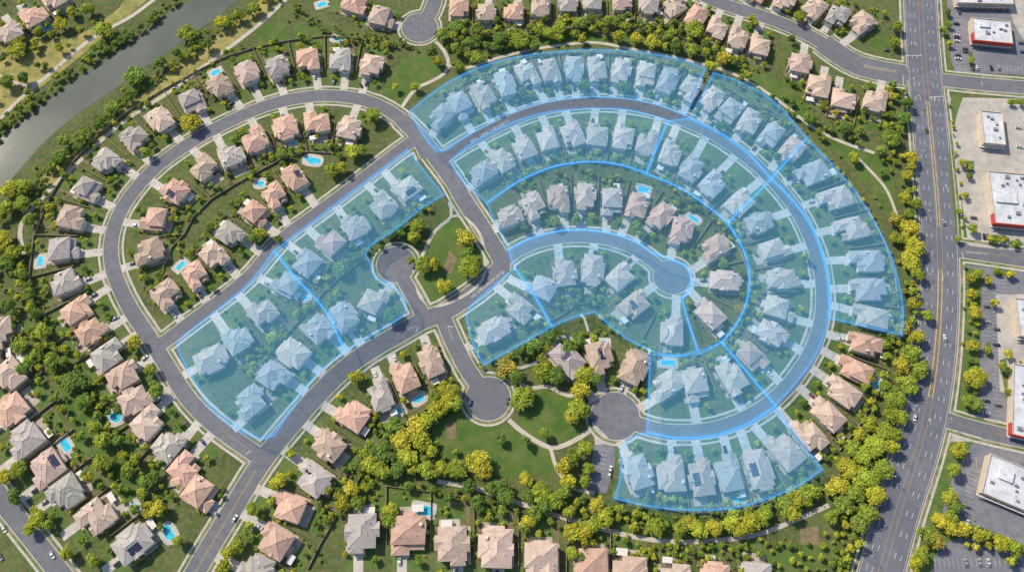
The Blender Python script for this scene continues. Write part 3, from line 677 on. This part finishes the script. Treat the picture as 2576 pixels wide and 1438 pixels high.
for p,q,ln in ST[:19]:
    a=G(*p);b=G(*q);L=(b-a).length;d=(b-a)/L;n=Vector((-d.y,d.x))
    for k in range(int(L/2.7)):
        if random.random()<.2:
            c=a+d*(k+.5)*2.7+n*(ln*.5)
            if -400<c.x<420 and house_clear(c)>0: car(c,math.atan2(n.y,n.x),'parked in a marked stall',random.choice((0,1,2,3,3,2,4,6)),z=.1)
for x,y,a,ci in [(2372,560,95,1),(2300,1050,252,0),(2330,330,270,3),(2375,850,88,0)]: car(G(x,y),R(a),'driving along the arterial road',ci,.07)
# ---------------------------------------------------------------- street lamps
g=MB(); g.cyl(0,0,0,9,.14,.08,8); polem=g.done('pole',['steel'])
g=MB(); g.tube((0,0,8.9),(2.6,0,9.4),.07,.05,6); armm=g.done('arm',['steel'])
g=MB(); g.box(2.4,-.2,9.3,3.3,.2,9.48); g.box(2.5,-.15,9.24,3.2,.15,9.299); headm=g.done('lamp_head',['trim'])
for (P,N,i,sgn) in [(Pf,Nf,i,s) for i in range(8,len(Pf)-6,15) for s in (1,-1)]:
    p=P[i]+N[i]*sgn*13.6
    e=bpy.data.objects.new('street_lamp',None); col.objects.link(e); e.location=(p.x,p.y,.15); e.rotation_euler=(0,0,math.atan2(-sgn*N[i].y,-sgn*N[i].x))
    e["label"]="tall grey street lamp beside the arterial road"; e["category"]="street lamp"; e["group"]="street lamps along the arterial road"
    obj('pole',polem,e); obj('arm',armm,e); obj('lamp_head',headm,e)
# ---------------------------------------------------------------- vegetation
def crown_arrays(nl,nq,size,seed,flat=.85,rootz=1.1,spread=1.0):
    r=np.random.default_rng(seed); Vs=[];Q=[];Cs=[]
    L=[]
    for i in range(nl):
        d=r.normal(size=3); d/=np.linalg.norm(d); d[2]=abs(d[2])*.9-.1 if i%3 else d[2]*.5
        L.append((d*r.uniform(.32,.66)*spread*np.array([1,1,flat]),r.uniform(.26,.42),r.uniform(.82,1.18)))
    L.append((np.zeros(3),.60,1.0))
    cnt=0
    for c,rad,br in L:
        nu,nv=7,4
        for j in range(nv+1):
            th=math.pi*j/nv
            for i in range(nu):
                p=np.array([math.sin(th)*math.cos(math.tau*i/nu),math.sin(th)*math.sin(math.tau*i/nu),math.cos(th)])*rad*.84*r.uniform(.85,1.05)
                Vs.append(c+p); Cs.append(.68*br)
        for j in range(nv):
            for i in range(nu):
                a=cnt+j*nu+i;b=cnt+j*nu+(i+1)%nu; Q.append((a,a+nu,b+nu,b))
        cnt+=(nv+1)*nu
    for k in range(nq):
        c,rad,br=L[r.integers(len(L))]
        d=r.normal(size=3); d/=np.linalg.norm(d)
        if d[2]<-.4: d[2]*=-1
        p=c+d*rad*r.uniform(.85,1.18)
        n=d+r.normal(size=3)*.42+np.array([0,0,.3]); n/=np.linalg.norm(n)
        u=np.cross(n,[.3,.5,.8]); u/=np.linalg.norm(u); v=np.cross(n,u); s=size*r.uniform(.6,1.3)
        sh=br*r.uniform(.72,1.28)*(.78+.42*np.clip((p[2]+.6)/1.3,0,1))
        for a,b in ((-1,-.6),(.7,-1),(1,.7),(-.6,1)):
            Vs.append(p+u*a*s+v*b*s*.8); Cs.append(sh)
        Q.append((cnt,cnt+1,cnt+2,cnt+3)); cnt+=4
    V=np.array(Vs); V[:,2]+=rootz; return V,np.array(Q),np.array(Cs)
def trunk_mb(seed):
    r=random.Random(seed); g=MB(); g.tube((0,0,0),(.03,.02,.75),.09,.055,7)
    for k in range(5):
        a=k*1.26+r.random(); g.tube((.02,.01,.45+.06*k),(.55*math.cos(a),.55*math.sin(a),1.0+.25*r.random()),.04,.015,5)
    return g
CR=[crown_arrays(16,620,.07,10+i,.85,1.1,random.uniform(.95,1.12)) for i in range(10)]
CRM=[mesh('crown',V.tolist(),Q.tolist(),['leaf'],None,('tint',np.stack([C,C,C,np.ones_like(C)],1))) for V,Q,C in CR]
TRM=[trunk_mb(i).done('trunk',['bark']) for i in range(4)]
CL=[crown_arrays(10,190,.11,40+i) for i in range(6)]
SH=[crown_arrays(5,70,.2,70+i,.8,.5) for i in range(5)]
SHM=[mesh('shrub',V.tolist(),Q.tolist(),['leaf'],None,('tint',np.stack([C,C,C,np.ones_like(C)],1))) for V,Q,C in SH]
tones={'y':[(.46,.46,.05),(.40,.44,.05),(.33,.40,.05),(.50,.46,.055),(.28,.36,.05)],'g':[(.19,.30,.055),(.25,.34,.06),(.16,.25,.05)],'d':[(.12,.18,.045),(.15,.22,.05)],'m':[(.42,.44,.05),(.27,.36,.055),(.18,.27,.05),(.36,.41,.05),(.22,.31,.05)],'o':[(.46,.38,.07)]}
trees=[]
def T(x,y,rpx,tone='y'):
    c=G(x,y,4); trees.append([c,rpx/3.9*1.05,random.choice(tones[tone])])
big="""45,125,38,y 155,65,27,y 225,25,26,y 262,78,34,y 60,200,22,g 20,210,28,g 180,30,18,y 480,88,34,y 342,195,36,g 405,160,26,g 560,60,24,y 600,42,22,y 640,25,20,y 520,115,20,g 445,135,18,g 325,245,20,g 285,275,26,g 250,310,22,g 210,345,24,g 165,355,22,g 200,370,18,g 150,400,22,g
940,295,27,y 480,312,34,y 370,385,18,y 275,455,14,y 600,345,14,g 25,480,30,y 65,470,26,y 60,515,28,y 20,525,26,y 10,600,28,y 75,555,20,g 40,635,26,y 12,665,30,g 60,690,20,g 75,740,22,g 25,770,24,g 95,790,20,g 110,835,24,y 55,868,26,y 130,905,24,g 185,960,40,g 95,890,18,y 60,930,20,g
1050,570,28,y 1040,600,20,y 1172,603,30,y 1182,672,36,y 1175,640,24,g 1065,668,26,y 1092,665,20,y 1117,722,24,y 1035,655,14,y 1010,590,16,g
1100,155,18,y 1152,170,20,y 1195,145,30,y 1180,110,24,g 1045,220,16,y 995,220,14,y 1150,125,24,g 1555,95,20,y 1745,75,36,y 1740,130,22,y 1700,120,24,g 1640,110,28,y 1600,100,20,y 1785,170,22,y 1820,150,24,y 1310,105,34,y 1345,120,20,g 1410,75,28,y 1380,90,20,y 1260,100,26,g 1460,60,26,g 1530,55,22,y 1110,90,26,g 1150,70,24,g 1200,75,24,g 1465,100,16,y
1880,190,16,y 2035,300,22,g 2060,330,14,y 2125,325,26,g 2150,400,20,y 2240,350,32,g 2215,380,20,g 2270,300,26,g 2280,260,22,g 2250,110,18,y 2255,70,20,y 2245,215,16,g 2165,330,16,g
2290,400,24,y 2280,445,20,y 2275,500,22,y 2285,580,36,y 2300,625,34,y 2290,660,32,y 2310,690,24,y 2250,555,20,o 2285,540,18,g 2250,600,18,y
2300,765,20,y 2330,795,18,y 2270,830,26,o 2300,850,22,y 2290,890,30,y 2310,930,28,y 2265,920,26,y 2280,970,32,y 2250,1000,30,y 2240,1040,28,y 2265,1050,24,y 2225,1085,30,y 2190,1070,26,y 2200,1120,34,y 2240,1125,22,y 2170,1150,30,y 2130,1180,34,y 2180,1200,36,y 2220,1180,28,y 2110,1220,30,y 2150,1240,34,y 2200,1245,28,y 2250,1095,20,y 2145,1130,26,y 2120,1270,26,g 2180,1290,30,y 2160,1320,26,g
2030,1240,30,y 2000,1250,28,y 1970,1270,30,y 1990,1290,24,y 1920,1295,28,y 1885,1310,30,y 1840,1315,28,y 1860,1330,22,y 1795,1325,26,y 1750,1330,26,y 1730,1315,20,y 1710,1330,22,y 1648,1325,28,y 1560,1280,16,y 1520,1300,24,y 1500,1270,22,y 1490,1320,24,y 1470,1345,24,y 1440,1340,24,y 1430,1290,18,y 1330,1310,22,y 1320,1325,16,g
1275,925,34,o 1365,925,30,y 1400,945,24,g 1470,945,36,y 1460,985,28,y 1500,955,20,g 1330,990,22,y 1310,1005,36,y 1300,950,26,g 1450,1030,36,y 1440,1050,24,y 1430,875,22,g 1340,870,26,g 1385,850,20,g 1310,880,22,g 1455,860,22,g 1370,1090,18,y 1440,1150,22,y 1470,1130,24,y 1480,1180,18,y 1420,1175,26,y 1430,1210,22,y 1470,1210,18,y 1320,1110,16,g 1260,1105,14,g
1050,1080,34,y 1010,1110,34,y 1060,1110,30,y 990,1075,28,g 970,1140,34,g 1020,1150,32,y 1070,1060,28,y 940,1170,28,y 1000,1180,26,g 960,1190,24,y 1080,1185,26,y 1110,1175,20,y 1150,1180,32,y 1205,1160,34,y 1215,1185,26,y 1130,1010,26,y 1120,980,22,y 1150,1020,20,g 1100,1030,28,y 1095,1000,22,y 1145,985,20,y
1275,1250,26,g 1260,1225,22,g 1320,1205,22,y 1360,1240,28,y 1395,1260,26,y 1420,1240,20,y 1330,1250,22,g 1370,1275,20,g 1240,1230,20,g 1180,1225,20,g 1200,1265,22,g 1130,1250,18,g 985,1280,22,y 980,1310,20,y 1345,1290,20,g 1440,1390,20,y 1470,1395,18,g
700,1215,26,y 635,1280,20,y 600,1370,22,y 575,1390,20,y 565,1425,18,y 895,950,20,y 930,1000,14,g 730,1140,14,y 885,1230,24,y 860,1260,22,y 900,1265,18,g 1185,1350,14,g 1260,1350,14,g
215,1010,24,g 240,1075,20,y 262,1110,24,y 255,1165,24,y 325,1180,22,y 370,1210,20,g 400,1280,26,y 345,1330,14,y 50,1180,22,y 40,1250,20,g 95,1300,24,y 75,1330,18,y 170,1390,18,y 125,1320,16,g 240,1410,18,y 450,1360,18,y 395,985,22,g 340,860,20,y 380,930,18,y 300,1110,18,g 225,1200,16,y 15,1200,20,y
640,600,18,g 655,590,20,y 835,430,24,y 862,425,18,y 890,385,26,y 910,380,18,g 710,390,18,g 735,375,12,g 860,680,26,g 900,650,18,g 985,795,24,g 690,850,20,y 700,600,14,g 1000,575,26,g 980,590,18,g
1470,218,22,g 1575,220,22,g 1310,235,16,g 1810,320,18,g 1855,250,14,g 1955,395,18,g 1980,430,16,g 1395,560,18,g 1320,570,16,g 1450,550,16,g 1600,570,20,g 1610,590,16,g 1820,665,18,y 1860,780,20,o 1870,740,16,g 2025,650,16,g
2455,690,18,y 2442,740,16,y 2450,790,20,y 2448,870,18,y 2450,950,30,y 2430,1010,18,y 2455,1020,22,g 2500,760,14,y 2440,700,16,y 2445,575,16,y 2410,600,12,y 2440,440,12,g 2430,490,12,y 2415,530,12,y 2420,410,14,y 2370,75,14,g 2385,30,12,g 2410,1135,24,y 2395,1180,20,y 2385,1250,24,y 2400,1275,20,g 2360,1310,24,y 2330,1345,26,y 2350,1360,22,o 2315,1395,24,y 2300,1420,20,y 2420,1330,20,y 2460,1345,22,y 2515,1365,24,y 2550,1378,22,y 2400,1330,22,y 2530,930,16,g 2545,690,14,y 2505,605,10,g 2535,890,16,y 2480,1345,16,y 2390,1300,18,y 2010,45,20,y 1900,60,14,y 1990,100,16,g 1890,50,14,y""".split()
for t in big:
    x,y,r_,tn=t.split(','); T(float(x),float(y),float(r_),tn)
trees=[t for t in trees if river_clear(t[0])>-1]
TP=[[t[0].x,t[0].y,t[1]] for t in trees]
def spaced(p,r_,gap):
    A=np.array(TP); return not np.any(np.hypot(A[:,0]-p.x,A[:,1]-p.y)<gap*(A[:,2]+r_))
def belt(pts,n,spread,r0,r1,tone,chk=True,gap=.6):
    P=catmull(gp(pts,4),2.0)
    for _ in range(int(n*1.6)):
        p=random.choice(P)+Vector((random.gauss(0,spread),random.gauss(0,spread))); r_=random.uniform(r0,r1)
        if chk and (road_clear(p)<r_*.6+1 or house_clear(p)<r_*.4-2 or path_clear(p)<r_*.6+1.2): continue
        if river_clear(p)<r_*.25 or not spaced(p,r_,gap): continue
        TP.append([p.x,p.y,r_])
        trees.append([p,r_,random.choice(tones[tone])])
belt([(-10,315),(60,290),(130,232),(200,177),(270,127),(330,88),(400,42),(450,5)],160,3.0,1.8,4.0,'g',False,.48)
belt([(-10,330),(60,285),(130,230),(200,178),(270,128),(330,88)],60,5,1.8,4.4,'m',True,.5)
belt([(-10,400),(0,360),(30,330)],22,5,3,4.5,'d',False,.5)
belt([(60,480),(150,392),(210,335),(280,278),(340,220),(410,174),(480,116),(560,64),(640,22),(690,-15)],110,2.6,1.5,3.9,'m',True,.5)
belt([(70,470),(150,405),(210,350),(280,292)],30,3,1.6,3.4,'g',True,.5)
belt([(1100,80),(1180,95),(1260,85),(1340,75),(1430,55),(1520,60),(1640,80),(1740,80),(1790,120),(1850,150)],120,5.5,1.8,4.6,'m')
belt([(1110,130),(1200,120),(1300,110),(1450,95),(1600,100),(1720,115),(1800,155),(1850,170)],40,3.0,2.2,4.2,'m')
belt([(740,15),(800,50),(870,95),(940,90),(1000,110),(1100,120)],48,2.2,1.5,2.8,'g')
belt([(2260,230),(2235,330),(2265,400),(2285,480),(2290,560),(2295,660),(2300,740),(2300,800)],80,4,1.8,4.8,'y')
belt([(2290,830),(2290,900),(2260,990),(2230,1070),(2190,1150),(2150,1230),(2120,1290),(2160,1330),(2140,1400)],160,8.5,2.0,5.5,'y')
belt([(2100,1230),(2030,1260),(1950,1285),(1860,1305),(1780,1320),(1680,1320),(1600,1300),(1530,1290),(1470,1330)],100,4.5,1.8,4.4,'m')
belt([(1120,1180),(1040,1130),(1000,1160),(940,1160),(890,1210),(850,1260)],60,7,2.2,5,'m')
belt([(1130,1215),(1200,1245),(1290,1260),(1380,1265),(1440,1285),(1500,1290)],50,5,2,4.2,'m')
belt([(1240,930),(1300,900),(1370,860),(1450,840),(1480,850)],40,5,2,4.2,'m')
belt([(20,560),(15,640),(30,720),(60,780),(90,850),(140,910),(190,980),(230,1050),(270,1130),(350,1200),(400,1270)],110,7,2.0,4.8,'m')
belt([(120,520),(100,480),(60,470),(20,500)],30,7,2.6,5,'y')
belt([(2050,330),(2110,340),(2170,370),(2230,410)],16,4,2,3.6,'g')
belt([(1790,165),(1860,200),(1940,240),(2000,280)],22,3,1.6,3.2,'g')
belt([(0,20),(60,110),(150,110),(60,220),(0,250)],36,14,2.5,5,'m',True)
belt([(1570,1390),(1700,1400),(1850,1395),(2000,1400),(2130,1400)],70,6,1.4,3.2,'m')
belt([(1185,800),(1190,860),(1215,920)],12,1.5,1.5,2.6,'y')
belt([(560,1430),(610,1370),(650,1290),(700,1220)],16,3,2,4,'y')
belt([(2395,260),(2400,340),(2410,450),(2425,560)],30,1.8,1.0,2.2,'y')
belt([(2445,680),(2445,850),(2450,1000)],34,2.8,1.3,3.2,'m')
belt([(2300,1430),(2350,1340),(2450,1345),(2560,1385)],34,3,2,4.2,'y')
for pp in [(2492,598),(2520,602),(2510,680),(2540,690),(2520,920),(2538,985),(2440,418),(2555,612),(2388,60),(2390,110),(2443,150),(2545,256),(2570,256),(2486,705),(2486,880)]: T(*pp,12,'y')
for p,r_ in treespots:
    if road_clear(p)<r_*.5+1.2 or float(np.min(np.hypot(HAa[:,0]-p.x,HAa[:,1]-p.y)))<7.6+r_*.45: continue
    if not pool_clear(p,r_) or not spaced(p,r_,.55): continue
    TP.append([p.x,p.y,r_]); trees.append([p,r_,random.choice(tones['m' if random.random()<.75 else 'y'])])
inside=sorted(range(len(trees)),key=lambda i:-trees[i][1])
def tl(tn): return "yellow-green" if tn[0]>.3 else ("deep green" if tn[0]<.16 else "green")
for n_,i in enumerate(inside[:296]):
    p,r_,tn=trees[i]; r_=min(r_,9.5); zz=min(r_,5.2)*random.uniform(.88,1.0)
    e=bpy.data.objects.new('tree',None); e.empty_display_size=.5; col.objects.link(e); e.location=(p.x,p.y,0); e.rotation_euler=(0,0,random.uniform(0,6.28)); e.scale=(r_*random.uniform(.88,1.12),r_,zz)
    e["label"]=f"leafy {tl(tn)} tree with a rounded clumpy crown"; e["category"]="tree"; e["group"]="trees of the estate"
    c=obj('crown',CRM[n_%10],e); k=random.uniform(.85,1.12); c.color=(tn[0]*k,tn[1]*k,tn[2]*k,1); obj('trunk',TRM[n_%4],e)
def merge(items,variants,name,label,cat,zmax=5):
    VV=[];QQ=[];CC_=[];off=0
    for p,r_,tn in items:
        V,Q,C=random.choice(variants); a=random.uniform(0,6.28); zz=min(r_,zmax)*random.uniform(.85,1.1); k=random.uniform(.85,1.12)
        ca,sa=math.cos(a),math.sin(a)
        X=(V[:,0]*ca-V[:,1]*sa)*r_+p.x; Y=(V[:,0]*sa+V[:,1]*ca)*r_+p.y
        VV.append(np.stack([X,Y,V[:,2]*zz],1)); QQ.append(Q+off); off+=len(V)
        CC_.append(np.stack([C*tn[0]*k,C*tn[1]*k,C*tn[2]*k,np.ones_like(C)],1))
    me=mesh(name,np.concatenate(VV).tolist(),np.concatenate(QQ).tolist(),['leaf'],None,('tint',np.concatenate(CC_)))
    o=obj(name,me); o["kind"]="stuff"; o["label"]=label; o["category"]=cat; return o
merge([trees[i] for i in inside[296:]],CL,'tree_grove','many smaller green and yellow trees in gardens and belts','trees')
shr=[]
for p,r_ in shrubspots:
    if road_clear(p)<4.3 or not pool_clear(p,.3): continue
    shr.append([p,r_,random.choice(tones['m'])])
for _ in range(700):
    i=random.randrange(len(trees)); p=trees[i][0]+Vector((random.gauss(0,7),random.gauss(0,7)))
    if road_clear(p)<4.5 or house_clear(p)<0 or path_clear(p)<2 or river_clear(p)<0 or not pool_clear(p,.3): continue
    shr.append([p,random.uniform(.6,1.6),random.choice(tones['g']+tones['m'])])
shr.sort(key=lambda s:-s[1])
for n_,(p,r_,tn) in enumerate(shr[:200]):
    o=obj('shrub',SHM[n_%5],None,(p.x,p.y,0),random.uniform(0,6.28),(r_,r_,r_)); o.color=(*tn,1)
    o["label"]=f"small rounded {tl(tn)} garden shrub beside a lawn"; o["category"]="shrub"; o["group"]="garden shrubs"
merge(shr[200:],SH,'shrubbery','small green shrubs filling the garden borders','shrubs')
# ---------------------------------------------------------------- writing on the road
def writing(txt,p,q,hgt,z=.09):
    a=G(*p);b=G(*q); cu=bpy.data.curves.new('street_name','FONT'); cu.body=txt; cu.size=hgt; cu.align_x='CENTER'; cu.align_y='CENTER'
    o=bpy.data.objects.new('street_name',cu); col.objects.link(o); bpy.context.view_layer.update()
    dg=bpy.context.evaluated_depsgraph_get(); me=bpy.data.meshes.new_from_object(o.evaluated_get(dg)); wd=o.dimensions.x
    bpy.data.objects.remove(o); me.materials.clear(); me.materials.append(M['white'])
    k=(b-a).length/wd; m_=(a+b)/2
    o=obj('street_name_marking',me,None,(m_.x,m_.y,z),math.atan2(b.y-a.y,b.x-a.x),(k,k*1.15,1)); o["label"]="white painted street name lettering on grey asphalt"; o["category"]="road lettering"
writing("BEDL. ORBE. THBLERSETO",(1184,357),(1280,305),3)
writing("NEI. KERDHALEM.LRE SJS",(1186,748),(1268,682),3)
writing("NANTHAM S Co",(2430,634),(2485,639),3)
# ---------------------------------------------------------------- parcel overlays
HZ=12.0
zones=[
 ('film',[(1030,280),(1100,225),(1170,185),(1250,155),(1340,137),(1430,128),(1520,126),(1610,132),(1700,148),(1775,172),(1725,292),(1660,266),(1590,250),(1510,244),(1430,248),(1360,260),(1290,282),(1230,310),(1170,345),(1122,378),(1098,380),(1068,345)]),
 ('film',[(1795,183),(1875,212),(1955,262),(2030,348),(1940,450),(1880,385),(1810,335),(1735,298)]),
 ('film',[(1680,305),(1735,298),(1810,335),(1880,385),(1940,450),(1830,562),(1770,512),(1700,468),(1625,438)]),
 ('film',[(2030,348),(2090,410),(2150,480),(2200,560),(2240,640),(2262,720),(2272,780),(2268,842),(2085,800),(2085,740),(2078,680),(2058,610),(2028,550),(1990,500),(1940,450)]),
 ('film',[(1940,450),(1990,500),(2028,550),(2058,610),(2078,680),(2085,740),(2085,800),(2070,850),(2045,905),(2000,965),(1950,1020),(1815,860),(1855,810),(1880,750),(1885,690),(1870,630),(1830,562)]),
 ('film',[(1815,860),(1950,1020),(1890,1060),(1830,1085),(1770,1098),(1700,1100),(1628,1088),(1635,890),(1700,895),(1760,888)]),
 ('film',[(1628,1088),(1700,1102),(1770,1100),(1830,1087),(1890,1062),(1950,1022),(2010,1105),(2068,1180),(2010,1220),(1940,1250),(1870,1272),(1790,1282),(1700,1280),(1620,1270),(1545,1252),(1560,1200),(1562,1125),(1585,1102)]),
 ('film',[(1135,405),(1175,370),(1240,332),(1300,305),(1370,285),(1440,277),(1510,274),(1590,279),(1680,305),(1625,438),(1570,418),(1500,408),(1430,413),(1370,428),(1300,460),(1225,512),(1160,450)]),
 ('film_pale',[(1225,512),(1300,460),(1370,428),(1430,413),(1500,408),(1570,418),(1625,438),(1700,468),(1770,512),(1830,562),(1870,630),(1885,690),(1880,750),(1855,810),(1815,860),(1755,884),(1715,755),(1735,730),(1742,700),(1725,668),(1680,650),(1640,635),(1600,608),(1540,588),(1470,578),(1400,583),(1330,602),(1280,630),(1250,570)]),
 ('film',[(1280,630),(1330,602),(1400,583),(1470,578),(1540,588),(1600,608),(1640,635),(1680,650),(1725,668),(1742,700),(1735,730),(1715,755),(1755,884),(1690,895),(1620,875),(1560,840),(1495,785),(1440,800),(1388,822),(1345,745),(1295,675)]),
 ('film',[(1295,675),(1345,745),(1388,822),(1218,918),(1195,880),(1172,800),(1185,770),(1240,720)]),
 ('film',[(1025,378),(1117,492),(1060,525),(1000,575),(930,620),(920,640),(935,670),(945,700),(985,715),(1005,735),(1022,765),(1020,790),(990,812),(868,885),(845,830),(810,770),(745,700),(690,632)]),
 ('film',[(690,632),(745,700),(810,770),(845,830),(868,885),(800,940),(740,1020),(690,1095),(660,1105),(600,1080),(540,1035),(505,985),(455,895),(446,865),(465,845),(560,770),(620,720),(655,680)]),
]
for zi,(mk_,L) in enumerate(zones):
    P=smooth_closed(gp(L,HZ),4,33); c=sum(P,Vector((0,0)))/len(P); P=[p-c for p in P]
    e=bpy.data.objects.new('parcel_overlay',None); col.objects.link(e); e.location=(c.x,c.y,HZ+.06*zi)
    e["label"]="translucent blue parcel overlay outlined in bright blue above houses"; e["category"]="map overlay"; e["group"]="blue parcel overlays"
    g=MB(); g.poly([(p.x,p.y,0) for p in P]); obj('film_panel',g.done('film_panel',[mk_]),e)
    n=len(P); V=[];A=[];F=[]; offs=[(-2.8,0),(-1.1,.09),(-.6,.22),(-.32,.72),(.32,.72),(.6,.22),(1.1,.09),(2.8,0)]
    for i in range(n):
        a=(P[i]-P[i-1]).normalized(); b=(P[(i+1)%n]-P[i]).normalized(); t=(a+b); t=t.normalized() if t.length>.05 else a
        nn=Vector((-t.y,t.x)); k=1/max(.6,nn.dot(Vector((-a.y,a.x))))
        for o_,gl_ in offs: q=P[i]+nn*o_*k; V.append((q.x,q.y,.03)); A.append((gl_,gl_,gl_,1))
    m_=len(offs)
    for i in range(n):
        j=(i+1)%n
        for k in range(m_-1): F.append((i*m_+k,i*m_+k+1,j*m_+k+1,j*m_+k))
    obj('outline',mesh('outline',V,F,['line'],None,('glow',A)),e)
# ---------------------------------------------------------------- light
EL=R(43); az=math.atan2(.62,-.78)
sd=Vector((math.cos(az)*math.cos(EL),math.sin(az)*math.cos(EL),math.sin(EL)))
sl=bpy.data.lights.new('sun','SUN'); sl.energy=4.9; sl.angle=R(1.2); sl.color=(1,.875,.70)
so=bpy.data.objects.new('sun',sl); col.objects.link(so); so.rotation_euler=(-sd).to_track_quat('-Z','Y').to_euler()
w=bpy.data.worlds.new("World"); scene.world=w; w.use_nodes=True; nt=w.node_tree
sk=nt.nodes.new('ShaderNodeTexSky'); sk.sky_type='NISHITA'; sk.sun_disc=False; sk.sun_elevation=EL; sk.sun_rotation=math.atan2(sd.x,sd.y)
nt.links.new(sk.outputs[0],nt.nodes['Background'].inputs[0]); nt.nodes['Background'].inputs[1].default_value=.15
scene.view_settings.view_transform='Standard'; scene.view_settings.look='None'; scene.view_settings.exposure=0
